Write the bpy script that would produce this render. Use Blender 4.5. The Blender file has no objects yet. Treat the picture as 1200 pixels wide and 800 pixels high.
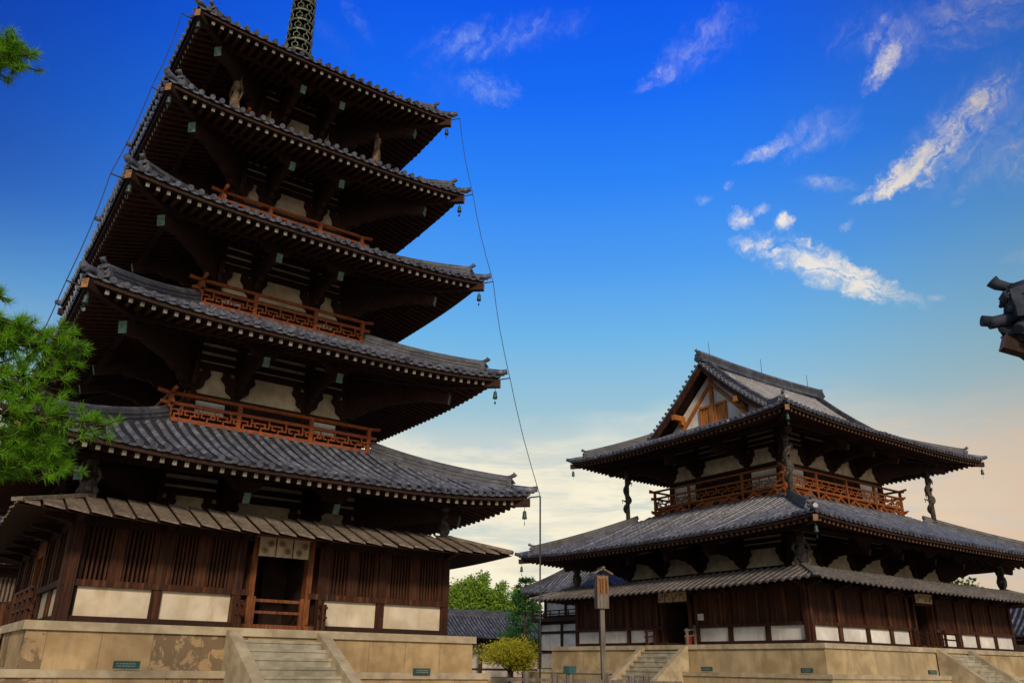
import bpy, bmesh, math, random
from mathutils import Vector, Matrix
random.seed(7)
R = math.radians
SC = bpy.context.scene
COL = SC.collection

# ------------------------------------------------------------------ camera
cam_data = bpy.data.cameras.new('camera')
cam = bpy.data.objects.new('camera', cam_data); COL.objects.link(cam); SC.camera = cam
cam_data.sensor_width = 36.0; cam_data.lens = 28.395; cam_data.clip_start = 0.1; cam_data.clip_end = 2000
CR = Vector((0.81139764, -0.58432305, 0.01415772)); CU = Vector((-0.22830376, -0.29454124, 0.92796705)); CF = CR.cross(CU)*-1
CAM = Vector((-8.48891933, -28.37523209, 1.55753332))
m = Matrix((( CR.x, CU.x, -CF.x, CAM.x), (CR.y, CU.y, -CF.y, CAM.y), (CR.z, CU.z, -CF.z, CAM.z), (0,0,0,1)))
cam.matrix_world = m

# ------------------------------------------------------------------ light
SUN_AZ, SUN_EL = 207.0, 27.0            # compass bearing (0 = +y) and height of the sun
sd = bpy.data.lights.new('sun', 'SUN'); sd.energy = 2.4; sd.angle = R(8); sd.color = (1.0, 0.80, 0.58)
sun = bpy.data.objects.new('sun', sd); COL.objects.link(sun)
sv = Vector((math.sin(R(SUN_AZ))*math.cos(R(SUN_EL)), math.cos(R(SUN_AZ))*math.cos(R(SUN_EL)), math.sin(R(SUN_EL))))
sun.rotation_euler = sv.to_track_quat('Z', 'Y').to_euler()
sun.location = (0, -60, 60)
vs = SC.view_settings
SC.display_settings.display_device = 'sRGB'
vs.view_transform = 'Standard'; vs.look = 'None'; vs.exposure = 0.0; vs.gamma = 1.0; vs.use_curve_mapping = False

def lin(c):
    return tuple((x/12.92 if x <= 0.04045 else ((x+0.055)/1.055)**2.4) for x in [v/255.0 for v in c])

# ------------------------------------------------------------------ node helper
class NT:
    def __init__(s, tree): s.t = tree; s.n = tree.nodes; s.l = tree.links
    def node(s, typ, **kw):
        n = s.n.new(typ)
        for k, v in kw.items(): setattr(n, k, v)
        return n
    def put(s, sock, v):
        if hasattr(v, 'is_linked') or isinstance(v, bpy.types.NodeSocket): s.l.new(v, sock)
        else:
            if isinstance(v, tuple) and len(v) == 3 and sock.type == 'RGBA': v = (*v, 1)
            sock.default_value = v
    def math(s, op, a, b=None, c=None, clamp=False):
        n = s.node('ShaderNodeMath', operation=op, use_clamp=clamp)
        for i, v in enumerate((a, b, c)):
            if v is not None: s.put(n.inputs[i], v)
        return n.outputs[0]
    def mix(s, f, a, b, mode='MIX'):
        n = s.node('ShaderNodeMix', data_type='RGBA', blend_type=mode)
        s.put(n.inputs[0], f); s.put(n.inputs[6], a); s.put(n.inputs[7], b)
        return n.outputs[2]
    def ramp(s, f, stops, interp='LINEAR'):
        n = s.node('ShaderNodeValToRGB'); cr = n.color_ramp; cr.interpolation = interp
        while len(cr.elements) < len(stops): cr.elements.new(0.5)
        for e, (p, c) in zip(cr.elements, stops):
            e.position = p; e.color = (*c, 1) if len(c) == 3 else c
        s.put(n.inputs[0], f); return n.outputs[0]
    def noise(s, vec, scale, detail=4, rough=.55, dist=0.0, dim='3D'):
        n = s.node('ShaderNodeTexNoise', noise_dimensions=dim)
        if vec is not None: s.l.new(vec, n.inputs['Vector'])
        n.inputs['Scale'].default_value = scale; n.inputs['Detail'].default_value = detail
        n.inputs['Roughness'].default_value = rough; n.inputs['Distortion'].default_value = dist
        return n.outputs[0]
    def mapr(s, v, a, b, c=0., d=1., smooth=True):
        n = s.node('ShaderNodeMapRange', interpolation_type='SMOOTHSTEP' if smooth else 'LINEAR')
        s.put(n.inputs[0], v)
        for i, x in enumerate((a, b, c, d)): s.put(n.inputs[1+i], x)
        return n.outputs[0]
    def comb(s, x, y, z=0.):
        n = s.node('ShaderNodeCombineXYZ')
        for i, v in enumerate((x, y, z)): s.put(n.inputs[i], v)
        return n.outputs[0]

# ------------------------------------------------------------------ world: Nishita daylight under a deep evening sky with cirrus
world = bpy.data.worlds.new('World'); SC.world = world; world.use_nodes = True
w = NT(world.node_tree); w.n.clear()
geo = w.node('ShaderNodeTexCoord')
sep = w.node('ShaderNodeSeparateXYZ'); w.l.new(geo.outputs['Generated'], sep.inputs[0])
dx, dy, dz = sep.outputs
DEG = 180/math.pi
el = w.math('MULTIPLY', w.math('ARCSINE', dz), DEG)
az = w.math('MULTIPLY', w.math('ARCTAN2', dx, dy), DEG)
azel = w.comb(az, el)
# slow warp so that bands of the sky are not ruler straight
wn = w.noise(w.comb(w.math('MULTIPLY', az, .02), w.math('MULTIPLY', el, .09)), 2.2, 4, .55)
elw = w.math('ADD', el, w.math('MULTIPLY', w.math('SUBTRACT', wn, .5), 9.0))
def el01(e): return max(0, min(1, (e+5)/95))
base = w.ramp(w.math('DIVIDE', w.math('ADD', el, 5.0), 95.0), [
    (el01(0), lin((222,205,165))), (el01(8), lin((246,234,204))), (el01(12.5), lin((222,220,204))), (el01(17), lin((158,198,214))),
    (el01(22), lin((112,184,234))), (el01(27), lin((76,158,244))), (el01(33), lin((40,132,250))), (el01(39), lin((14,106,248))), (el01(46), lin((2,84,236))), (el01(90), lin((0,30,150)))])
# side falloff: the sky is deepest to the north and greyer, warmer to the east
north = w.mapr(az, -12., 30., .0, 1.)
north_el = w.mapr(el, 12., 30., 0., 1.)
base = w.mix(w.math('MULTIPLY', w.math('SUBTRACT', 1.0, north), w.math('MULTIPLY', north_el, .85)), base, lin((0,38,150)))
east = w.mapr(az, 48., 78., 0., 1.)
east_hi = w.ramp(w.math('DIVIDE', w.math('ADD', el, 5.0), 95.0), [
    (el01(0), lin((190,152,122))), (el01(7), lin((214,172,142))), (el01(11.5), lin((206,178,154))), (el01(15), lin((168,172,164))), (el01(19), lin((136,164,172))),
    (el01(26), lin((92,142,180))), (el01(33), lin((46,104,188))), (el01(42), lin((34,80,164))), (el01(60), lin((10,40,140)))])
base = w.mix(w.math('MULTIPLY', east, .85), base, east_hi)
# low cream cloud bank with bluish gaps
bank = w.math('MULTIPLY', w.mapr(elw, 17.2, 12.2, 0., 1.), w.mapr(az, 50., 72., 1., .55))
bn = w.noise(w.comb(w.math('MULTIPLY', az, .06), w.math('MULTIPLY', el, .34)), 1.6, 8, .62, .5)
gap = w.mapr(bn, .47, .64, 0., 1.)
bn2 = w.noise(w.comb(w.math('ADD', w.math('MULTIPLY', az, .11), 3.), w.math('MULTIPLY', el, .42)), 1.5, 8, .64, .6)
bankcol = w.mix(w.mapr(az, 42., 68., 0., 1.), lin((255,245,216)), lin((226,192,162)))
bankcol = w.mix(w.math('MULTIPLY', gap, .60), bankcol, lin((176,196,200)))
bank = w.math('MULTIPLY', bank, w.mapr(bn2, .34, .56, .38, 1.0))
sky = w.mix(w.math('MULTIPLY', bank, .95), base, bankcol)
# cirrus: each wisp lives at its own bearing and height on the sky
warp1 = w.noise(azel, .22, 5, .62)
warp2 = w.noise(w.comb(w.math('ADD', az, 37.), w.math('ADD', el, 11.)), .22, 5, .62)
fwx = w.math('ADD', az, w.math('MULTIPLY', w.math('SUBTRACT', w.noise(azel, .55, 4, .6), .5), 2.6))
fwy = w.math('ADD', el, w.math('MULTIPLY', w.math('SUBTRACT', w.noise(w.comb(w.math('ADD', az, 90.), el), .55, 4, .6), .5), 2.6))
fine = w.noise(w.comb(fwx, fwy), .75, 10, .72, .3)
rag1 = w.noise(azel, 1.0, 7, .68); rag2 = w.noise(w.comb(w.math('ADD', az, 51.), w.math('ADD', el, 23.)), 1.0, 7, .68)
def fibre(ang, k):     # combed ice fibres, long along one direction
    ca, sa = math.cos(R(ang)), math.sin(R(ang))
    fu = w.math('ADD', w.math('MULTIPLY', fwx, ca*.16), w.math('MULTIPLY', fwy, sa*.16))
    fv = w.math('ADD', w.math('MULTIPLY', fwx, -sa*.85), w.math('MULTIPLY', fwy, ca*.85))
    return w.noise(w.comb(fu, fv, k), 1.0, 9, .66, .5)
WISPS = [  # az, el, half length, half width, angle (deg), taper, strength
    (59.5, 25.0, 5.84, 0.97, -31, 0.6, 1.5), (53.5, 29.4, 0.85, 0.61, -29, 0, 1.15), (54.9, 29.9, 0.8, 0.35, 16, 0, 0.8), (56.4, 28.8, 0.77, 0.52, 19, 0, 1.15), (56.3, 29.2, 0.6, 0.3, 63, 0, 0.7),
    (53.4, 27.5, 1.11, 0.55, -29, 0, 1.1), (55.1, 27.2, 0.83, 0.49, -45, 0, 0.9), (63.1, 29.6, 1.87, 0.48, 12, -0.5, 1.25), (65.6, 30.5, 2.44, 0.86, 22, -0.1, 1.2), (69.4, 32.5, 3.04, 0.67, 33, 0.2, 0.75),
    (69.8, 31.1, 4.71, 2.26, 18, -0.2, 0.46), (70.9, 33.9, 3.1, 1.38, 28, 0, 0.3), (60.0, 30.8, 2.12, 0.45, -19, 0, 0.6), (64.9, 37.1, 1.75, 0.6, 45, 0.2, 0.95), (66.5, 38.1, 2.2, 1.24, 26, 0, 0.42),
    (71.6, 38.4, 3.94, 1.81, -9, 0, 0.5), (64.0, 39.5, 2.77, 1.29, 10, 0, 0.3), (55.4, 33.6, 2.01, 0.46, 13, -0.5, 0.75), (59.2, 34.1, 3.57, 1.09, 12, -0.3, 0.42), (47.3, 39.3, 1.68, 0.47, 22, -0.4, 0.55),
    (51.4, 40.9, 4.1, 1.23, 26, -0.2, 0.4), (50.8, 31.0, 0.67, 0.37, -7, 0, 0.5), (52.7, 31.8, 0.49, 0.3, 6, 0, 0.55), (34.7, 42.7, 5.83, 1.1, 9, 0, 0.42), (30.2, 41.6, 4.09, 0.98, 17, 0, 0.3),
    (33.3, 39.2, 2.35, 0.74, -16, 0, 0.58), (29.9, 39.2, 3.14, 1.23, -7, 0, 0.24), (21.3, 42.4, 1.81, 0.44, -43, 0, 0.34), (19.3, 41.1, 2.54, 0.55, -39, 0, 0.22), (34.3, 14.4, 1.88, 0.39, 0, 0, 0.85),
    (36.5, 16.2, 1.65, 0.52, 10, 0, 0.45), (41.7, 15.8, 3.85, 1.03, -1, 0, 0.4), (60.7, 27.9, 0.53, 0.28, 30, 0, 0.6), (65.6, 22.3, 0.69, 0.2, -11, 0, 0.6), (70.6, 23.8, 1.07, 0.37, -3, 0, 0.45),
    (67.7, 27.8, 0.66, 0.25, 10, 0, 0.45), (72.5, 29.3, 2.07, 0.96, 44, 0, 0.3)]
dens = {0: None, 1: None}
for (a0, e0, L, W_, ang, tp, st) in WISPS:
    ca, sa = math.cos(R(ang)), math.sin(R(ang))
    k = math.cos(R(e0))
    wob = max(.14, min(.8, W_*.5))
    W_ *= 1.45; L *= 1.10; rag = min(2.2, W_*2.0); st *= .80
    u0 = w.math('MULTIPLY_ADD', w.math('SUBTRACT', az, a0), k, w.math('MULTIPLY_ADD', warp1, 2.6*wob, w.math('MULTIPLY_ADD', rag1, rag, -.5*(2.6*wob+rag))))
    v0 = w.math('ADD', w.math('SUBTRACT', el, e0), w.math('MULTIPLY_ADD', warp2, 2.6*wob, w.math('MULTIPLY_ADD', rag2, rag, -.5*(2.6*wob+rag))))
    u = w.math('ADD', w.math('MULTIPLY', u0, ca/L), w.math('MULTIPLY', v0, sa/L))
    v = w.math('ADD', w.math('MULTIPLY', u0, -sa/W_), w.math('MULTIPLY', v0, ca/W_))
    if tp:
        v = w.math('DIVIDE', v, w.math('MAXIMUM', .12, w.math('MULTIPLY_ADD', u, -tp, 1.0)))
    r2 = w.math('ADD', w.math('MULTIPLY', u, u), w.math('MULTIPLY', v, v))
    d = w.math('MULTIPLY', w.math('MAXIMUM', 0., w.math('SUBTRACT', 1.0, r2)), st)
    g_ = 1 if ang > 5 else 0
    dens[g_] = d if dens[g_] is None else w.math('ADD', dens[g_], d)
cl = 0.
for g_, ang in ((0, -14), (1, 36)):
    t_ = w.math('ADD', w.math('MULTIPLY', w.mapr(fibre(ang, g_*5.), .30, .70, 0., 1., smooth=False), .62), w.math('MULTIPLY', w.mapr(fine, .30, .70, 0., 1., smooth=False), .38))
    # fibres carry the wisp: it feathers out at its rim and shows gaps where they are thin
    c_ = w.math('MULTIPLY', dens[g_], w.math('MAXIMUM', 0., w.math('MULTIPLY_ADD', t_, 2.3, -.42)))
    c_ = w.mapr(c_, 0., 1.35, 0., .90)
    cl = w.math('MAXIMUM', cl, c_)
cloudcol = w.mix(w.mapr(az, 58., 74., 0., 1.), lin((252,242,226)), lin((214,200,180)))
cloudcol = w.mix(w.mapr(az, 50., 30., 0., .75), cloudcol, lin((120,170,235)))
sky = w.mix(cl, sky, cloudcol)
nish = w.node('ShaderNodeTexSky', sky_type='NISHITA'); nish.sun_disc = False
nish.sun_elevation = R(SUN_EL); nish.sun_rotation = R(SUN_AZ); nish.air_density = 1.0; nish.dust_density = 1.0; nish.ozone_density = 2.0
nsc = w.node('ShaderNodeVectorMath', operation='SCALE'); w.l.new(nish.outputs[0], nsc.inputs[0]); nsc.inputs['Scale'].default_value = 0.9
# the half of the sky behind is plain daylight; the blend runs round the horizon
cosv = w.math('ADD', w.math('MULTIPLY', dx, math.sin(R(40))), w.math('MULTIPLY', dy, math.cos(R(40))))
front = w.mapr(cosv, -.15, .45, 0., 1.)
bg1 = w.node('ShaderNodeBackground'); bg1.inputs[1].default_value = 0.095; w.l.new(nsc.outputs[0], bg1.inputs[0])
bg2 = w.node('ShaderNodeBackground'); bg2.inputs[1].default_value = 1.0; w.l.new(sky, bg2.inputs[0])
ms = w.node('ShaderNodeMixShader'); w.l.new(w.math('MULTIPLY', front, .94), ms.inputs[0]); w.l.new(bg1.outputs[0], ms.inputs[1]); w.l.new(bg2.outputs[0], ms.inputs[2])
wo = w.node('ShaderNodeOutputWorld'); w.l.new(ms.outputs[0], wo.inputs[0])
world.cycles.sampling_method = 'MANUAL'; world.cycles.sample_map_resolution = 512

# ------------------------------------------------------------------ materials
MATS = {}
def mat(name, col, col2=None, rough=.8, scale=3., stretch=(1,1,1), bump=.0, bscale=20., spec=.3, detail=5, contrast=(.35,.65), extra=None, metallic=0.):
    m_ = bpy.data.materials.new(name); m_.use_nodes = True
    n = NT(m_.node_tree); b = m_.node_tree.nodes['Principled BSDF']
    tc = n.node('ShaderNodeTexCoord'); mp = n.node('ShaderNodeMapping'); mp.inputs['Scale'].default_value = stretch
    n.l.new(tc.outputs['Object'], mp.inputs[0]); v = mp.outputs[0]
    c2 = col2 or tuple(x*.6 for x in col)
    f = n.mapr(n.noise(v, scale, detail), contrast[0], contrast[1])
    c = n.mix(f, c2, col)
    big = n.noise(tc.outputs['Object'], .7, 3)
    c = n.mix(1.0, c, n.ramp(big, [(.3,(.72,.72,.72)), (.7,(1.1,1.1,1.1))]), 'MULTIPLY')
    if extra: c = extra(n, tc.outputs['Object'], c)
    n.l.new(c, b.inputs['Base Color'])
    b.inputs['Roughness'].default_value = rough; b.inputs['Specular IOR Level'].default_value = spec; b.inputs['Metallic'].default_value = metallic
    if bump:
        bn_ = n.node('ShaderNodeBump'); bn_.inputs['Strength'].default_value = bump; bn_.inputs['Distance'].default_value = .03
        n.l.new(n.noise(v, bscale, 5, .6), bn_.inputs['Height']); n.l.new(bn_.outputs[0], b.inputs['Normal'])
    MATS[name] = m_; return m_

def streaks(col, amt, sc=(5,5,.5), a=.5, b=.75):
    def f(n, v, c):
        mp = n.node('ShaderNodeMapping'); mp.inputs['Scale'].default_value = sc; n.l.new(v, mp.inputs[0])
        k = n.mapr(n.noise(mp.outputs[0], 1.0, 6, .6), a, b, 0., amt)
        return n.mix(k, c, col)
    return f

mat('old_wood', (.045,.016,.007), (.016,.006,.0035), .75, 4., (6,6,1), .2, 12.)
mat('wall_wood', (.062,.018,.006), (.024,.007,.003), .75, 3., (8,8,.6), .2, 12., extra=streaks((.20,.075,.022), .7, (7,7,.22), .50, .74))
mat('slat_wood', (.085,.027,.009), (.034,.010,.004), .75, 3., (8,8,.6), .2, 12., extra=streaks((.15,.06,.02), .45, (7,7,.25), .5, .7))
mat('rafter_wood', (.085,.029,.011), (.036,.012,.005), .75, 3., (3,3,3), 0)
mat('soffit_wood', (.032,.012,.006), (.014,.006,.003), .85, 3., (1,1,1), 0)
mat('vermilion', (.37,.092,.020), (.20,.045,.011), .7, 4., (2,2,6), .1, 15., extra=streaks((.16,.07,.035), .6, (3,3,3), .5, .72))
mat('sign_wood', (.32,.15,.05), (.17,.075,.026), .7, 4., (5,5,.8), .1, 15.)
mat('balcony_wood', (.33,.098,.018), (.18,.048,.009), .7, 4., (2,2,6), .1, 15., extra=streaks((.13,.055,.025), .6, (3,3,3), .5, .72))
mat('jamb_wood', (.26,.085,.024), (.13,.04,.012), .65, 3., (5,5,.8), .1, 15., extra=streaks((.08,.03,.012), .6, (6,6,.3), .48, .7))
mat('amber_wood', (.52,.20,.045), (.32,.105,.022), .6, 3., (5,5,.8), .1, 15.)
mat('rafter_end', (.36,.35,.28), (.15,.14,.10), .8, 4., contrast=(.25,.75))
mat('rafter_tip', (.20,.115,.06), (.10,.055,.03), .8, 4.)
mat('green_end', (.14,.25,.19), (.08,.14,.10), .7, 8.)
mat('brown_end', (.36,.20,.09), (.20,.10,.05), .7, 8.)
mat('plaster', (.80,.79,.76), (.70,.67,.61), .85, 1.6, (1,1,1), .05, 30., extra=streaks((.42,.33,.22), .45, (4,4,.6), .5, .78))
mat('cream_plaster', (.74,.65,.50), (.62,.52,.37), .85, 1.6, (1,1,1), .05, 30., extra=streaks((.40,.29,.17), .5, (3,3,.7), .48, .74))
mat('aged_plaster', (.70,.61,.45), (.52,.42,.28), .9, 2.4, (1,1,1), .05, 30., extra=streaks((.26,.19,.11), .4, (4,4,.8), .52, .8))
mat('dull_plaster', (.66,.62,.55), (.5,.46,.40), .9, 2.)  # duller, slightly darker plaster
def tile_extra(n, v, c):
    vo = n.node('ShaderNodeTexVoronoi'); vo.inputs['Scale'].default_value = 3.1; n.l.new(v, vo.inputs['Vector'])
    r_ = n.node('ShaderNodeSeparateColor'); n.l.new(vo.outputs['Color'], r_.inputs[0])
    c = n.mix(1.0, c, n.ramp(r_.outputs[0], [(0,(.62,.62,.66)), (1,(1.3,1.3,1.26))]), 'MULTIPLY')
    k = n.mapr(n.noise(v, 1.3, 6, .65),   .54, .72, 0., .32)
    c = n.mix(n.mapr(n.noise(v, 9., 5, .7), .60, .70, 0., .5), c, (.27,.27,.24))
    return n.mix(k, c, (.16,.13,.10))
mat('roof_tile', (.138,.15,.19), (.068,.075,.102), .34, 5., (1,1,1), .12, 40., .5, extra=tile_extra)
mat('dark_tile', (.04,.055,.085), (.02,.027,.045), .75, 5., (1,1,1), .12, 40., .3)
mat('pan_tile', (.034,.038,.052), (.02,.022,.03), .6, 5., (1,1,1), .1, 40., .4)  # coloured darker than the cover tiles to deepen the shade between rows
mat('ridge_tile', (.105,.112,.135), (.055,.058,.072), .5, 4., (1,1,7), .3, 18., .5, extra=tile_extra)
mat('board_roof', (.27,.215,.16), (.15,.118,.088), .85, 3., (3,3,3), .3, 10., extra=streaks((.09,.075,.06), .6, (2,2,2), .5, .7))
mat('roof_bed', (.055,.05,.05), (.03,.028,.028), .8, 3.)  # dark colour stands in for shade between the battens
mat('batten_roof', (.20,.185,.175), (.11,.10,.10), .7, 3., (3,3,3), .3, 10.)
def stone_extra(n, v, c):
    # single slabs of slightly different stone, thin joints, dark flaking crust on a few of them
    s_ = n.node('ShaderNodeSeparateXYZ'); n.l.new(v, s_.inputs[0])
    along = n.math('ADD', s_.outputs[0], n.math('MULTIPLY', s_.outputs[1], 1.0))
    cell = n.math('FLOOR', n.math('DIVIDE', along, 1.17)); fr = n.math('FRACT', n.math('DIVIDE', along, 1.17))
    wn_ = n.node('ShaderNodeTexWhiteNoise', noise_dimensions='1D'); n.l.new(cell, wn_.inputs['W'])
    c = n.mix(n.math('MULTIPLY', wn_.outputs[0], .55), c, (.40,.285,.17))
    crust = n.mapr(n.noise(v, 2.0, 8, .70, .5), .455, .50, 0., 1.)
    pick = n.math('GREATER_THAN', wn_.outputs[0], .60)
    c = n.mix(n.math('MULTIPLY', n.math('MULTIPLY', crust, pick), .72), c, (.11,.078,.05))
    dm = n.node('ShaderNodeMapping'); dm.inputs['Scale'].default_value = (4,4,.5); n.l.new(v, dm.inputs[0])
    c = n.mix(n.mapr(n.noise(dm.outputs[0], 1., 6, .65), .52, .74, 0., .55), c, (.20,.15,.09))
    joint = n.math('LESS_THAN', n.math('ABSOLUTE', n.math('SUBTRACT', fr, .5)), .492)
    return n.mix(n.math('MULTIPLY', n.math('SUBTRACT', 1., joint), .6), c, (.13,.10,.07))
mat('podium_stone', (.50,.365,.19), (.36,.245,.115), .9, 1.8, (1,1,1), .25, 25., extra=stone_extra)
def stone2(n, v, c):
    s_ = n.node('ShaderNodeSeparateXYZ'); n.l.new(v, s_.inputs[0])
    along = n.math('ADD', s_.outputs[0], n.math('MULTIPLY', s_.outputs[1], 1.0))
    cell = n.math('FLOOR', n.math('DIVIDE', along, 1.9)); fr = n.math('FRACT', n.math('DIVIDE', along, 1.9))
    wn_ = n.node('ShaderNodeTexWhiteNoise', noise_dimensions='1D'); n.l.new(cell, wn_.inputs['W'])
    c = n.mix(n.math('MULTIPLY', wn_.outputs[0], .5), c, (.46,.37,.23))
    dm = n.node('ShaderNodeMapping'); dm.inputs['Scale'].default_value = (3,3,.5); n.l.new(v, dm.inputs[0])
    c = n.mix(n.mapr(n.noise(dm.outputs[0], 1., 6, .65), .50, .72, 0., .6), c, (.23,.175,.10))
    joint = n.math('LESS_THAN', n.math('ABSOLUTE', n.math('SUBTRACT', fr, .5)), .494)
    return n.mix(n.math('MULTIPLY', n.math('SUBTRACT', 1., joint), .6), c, (.13,.10,.07))
mat('clean_stone', (.50,.385,.21), (.38,.28,.14), .9, 1.4, (1,1,1), .2, 25., extra=stone2)
mat('coping_stone', (.52,.44,.30), (.39,.315,.20), .9, 2.5, (1,1,1), .2, 30., extra=streaks((.22,.18,.12), .5, (2,2,2), .52, .72))
mat('stair_stone', (.44,.41,.31), (.31,.28,.20), .9, 2.5, (1,1,1), .2, 30., extra=streaks((.16,.14,.10), .5, (1.5,1.5,3), .5, .72))
mat('bronze', (.085,.12,.095), (.04,.055,.045), .55, 9., metallic=.5)
mat('bell_bronze', (.06,.10,.085), (.03,.05,.042), .5, 14., metallic=.4)
mat('finial_bronze', (.20,.23,.15), (.075,.09,.07), .55, 6., metallic=.35)
mat('iron', (.05,.05,.055), None, .5)
mat('cloth', (.66,.56,.38), (.55,.45,.29), .9, 5.)
mat('crest_print', (.26,.17,.09), None, .9)
mat('carved_wood', (.24,.16,.10), (.08,.05,.03), .8, 5., (1,1,1), .6, 14.)
mat('grey_carving', (.115,.10,.085), (.045,.038,.033), .8, 6., (1,1,1), .6, 14.)
mat('grey_wood', (.22,.185,.15), (.11,.09,.072), .85, 3., (6,6,.7), .3, 12.)
mat('plaque_green', (.035,.105,.095), (.025,.075,.07), .5)
mat('plaque_ink', (.30,.40,.36), None, .6)
mat('teal_cap', (.06,.17,.17), (.04,.11,.11), .5)
mat('red_paint', (.55,.03,.02), (.42,.02,.015), .45)
mat('white_paper', (.78,.77,.74), (.7,.69,.66), .8)
mat('sand', (.43,.36,.255), (.33,.27,.18), .95, .8, (1,1,1), .3, 60.)
mat('bark', (.10,.06,.04), (.04,.025,.018), .9, 4., (3,3,1), .6, 10.)
def leafmat(name, a, b, c=None, sss=.0):
    m_ = bpy.data.materials.new(name); m_.use_nodes = True
    n = NT(m_.node_tree); bs = m_.node_tree.nodes['Principled BSDF']
    tc = n.node('ShaderNodeTexCoord')
    g = n.node('ShaderNodeNewGeometry')
    k = n.ramp(n.noise(tc.outputs['Object'], 1.7, 4), [(.3, b), (.68, a)])
    k = n.mix(n.math('MULTIPLY', g.outputs['Random Per Island'], .55), k, c or b)
    n.l.new(k, bs.inputs['Base Color']); bs.inputs['Roughness'].default_value = .55; bs.inputs['Specular IOR Level'].default_value = .25
    tr = n.node('ShaderNodeBsdfTranslucent'); n.l.new(k, tr.inputs[0])
    mx = n.node('ShaderNodeMixShader'); mx.inputs[0].default_value = .35
    n.l.new(bs.outputs[0], mx.inputs[1]); n.l.new(tr.outputs[0], mx.inputs[2]); n.l.new(mx.outputs[0], m_.node_tree.nodes['Material Output'].inputs[0])
    MATS[name] = m_; return m_
leafmat('pine_needles', (.17,.45,.012), (.035,.15,.010), (.28,.54,.025))
leafmat('bamboo_leaves', (.24,.44,.04), (.07,.22,.025), (.40,.46,.07))
leafmat('bush_leaves', (.50,.50,.03), (.22,.28,.02), (.62,.48,.035))
leafmat('dark_needles', (.055,.19,.05), (.02,.085,.03), (.08,.22,.04))
leafmat('broad_leaves', (.07,.15,.025), (.03,.075,.015), (.11,.19,.03))

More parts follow.
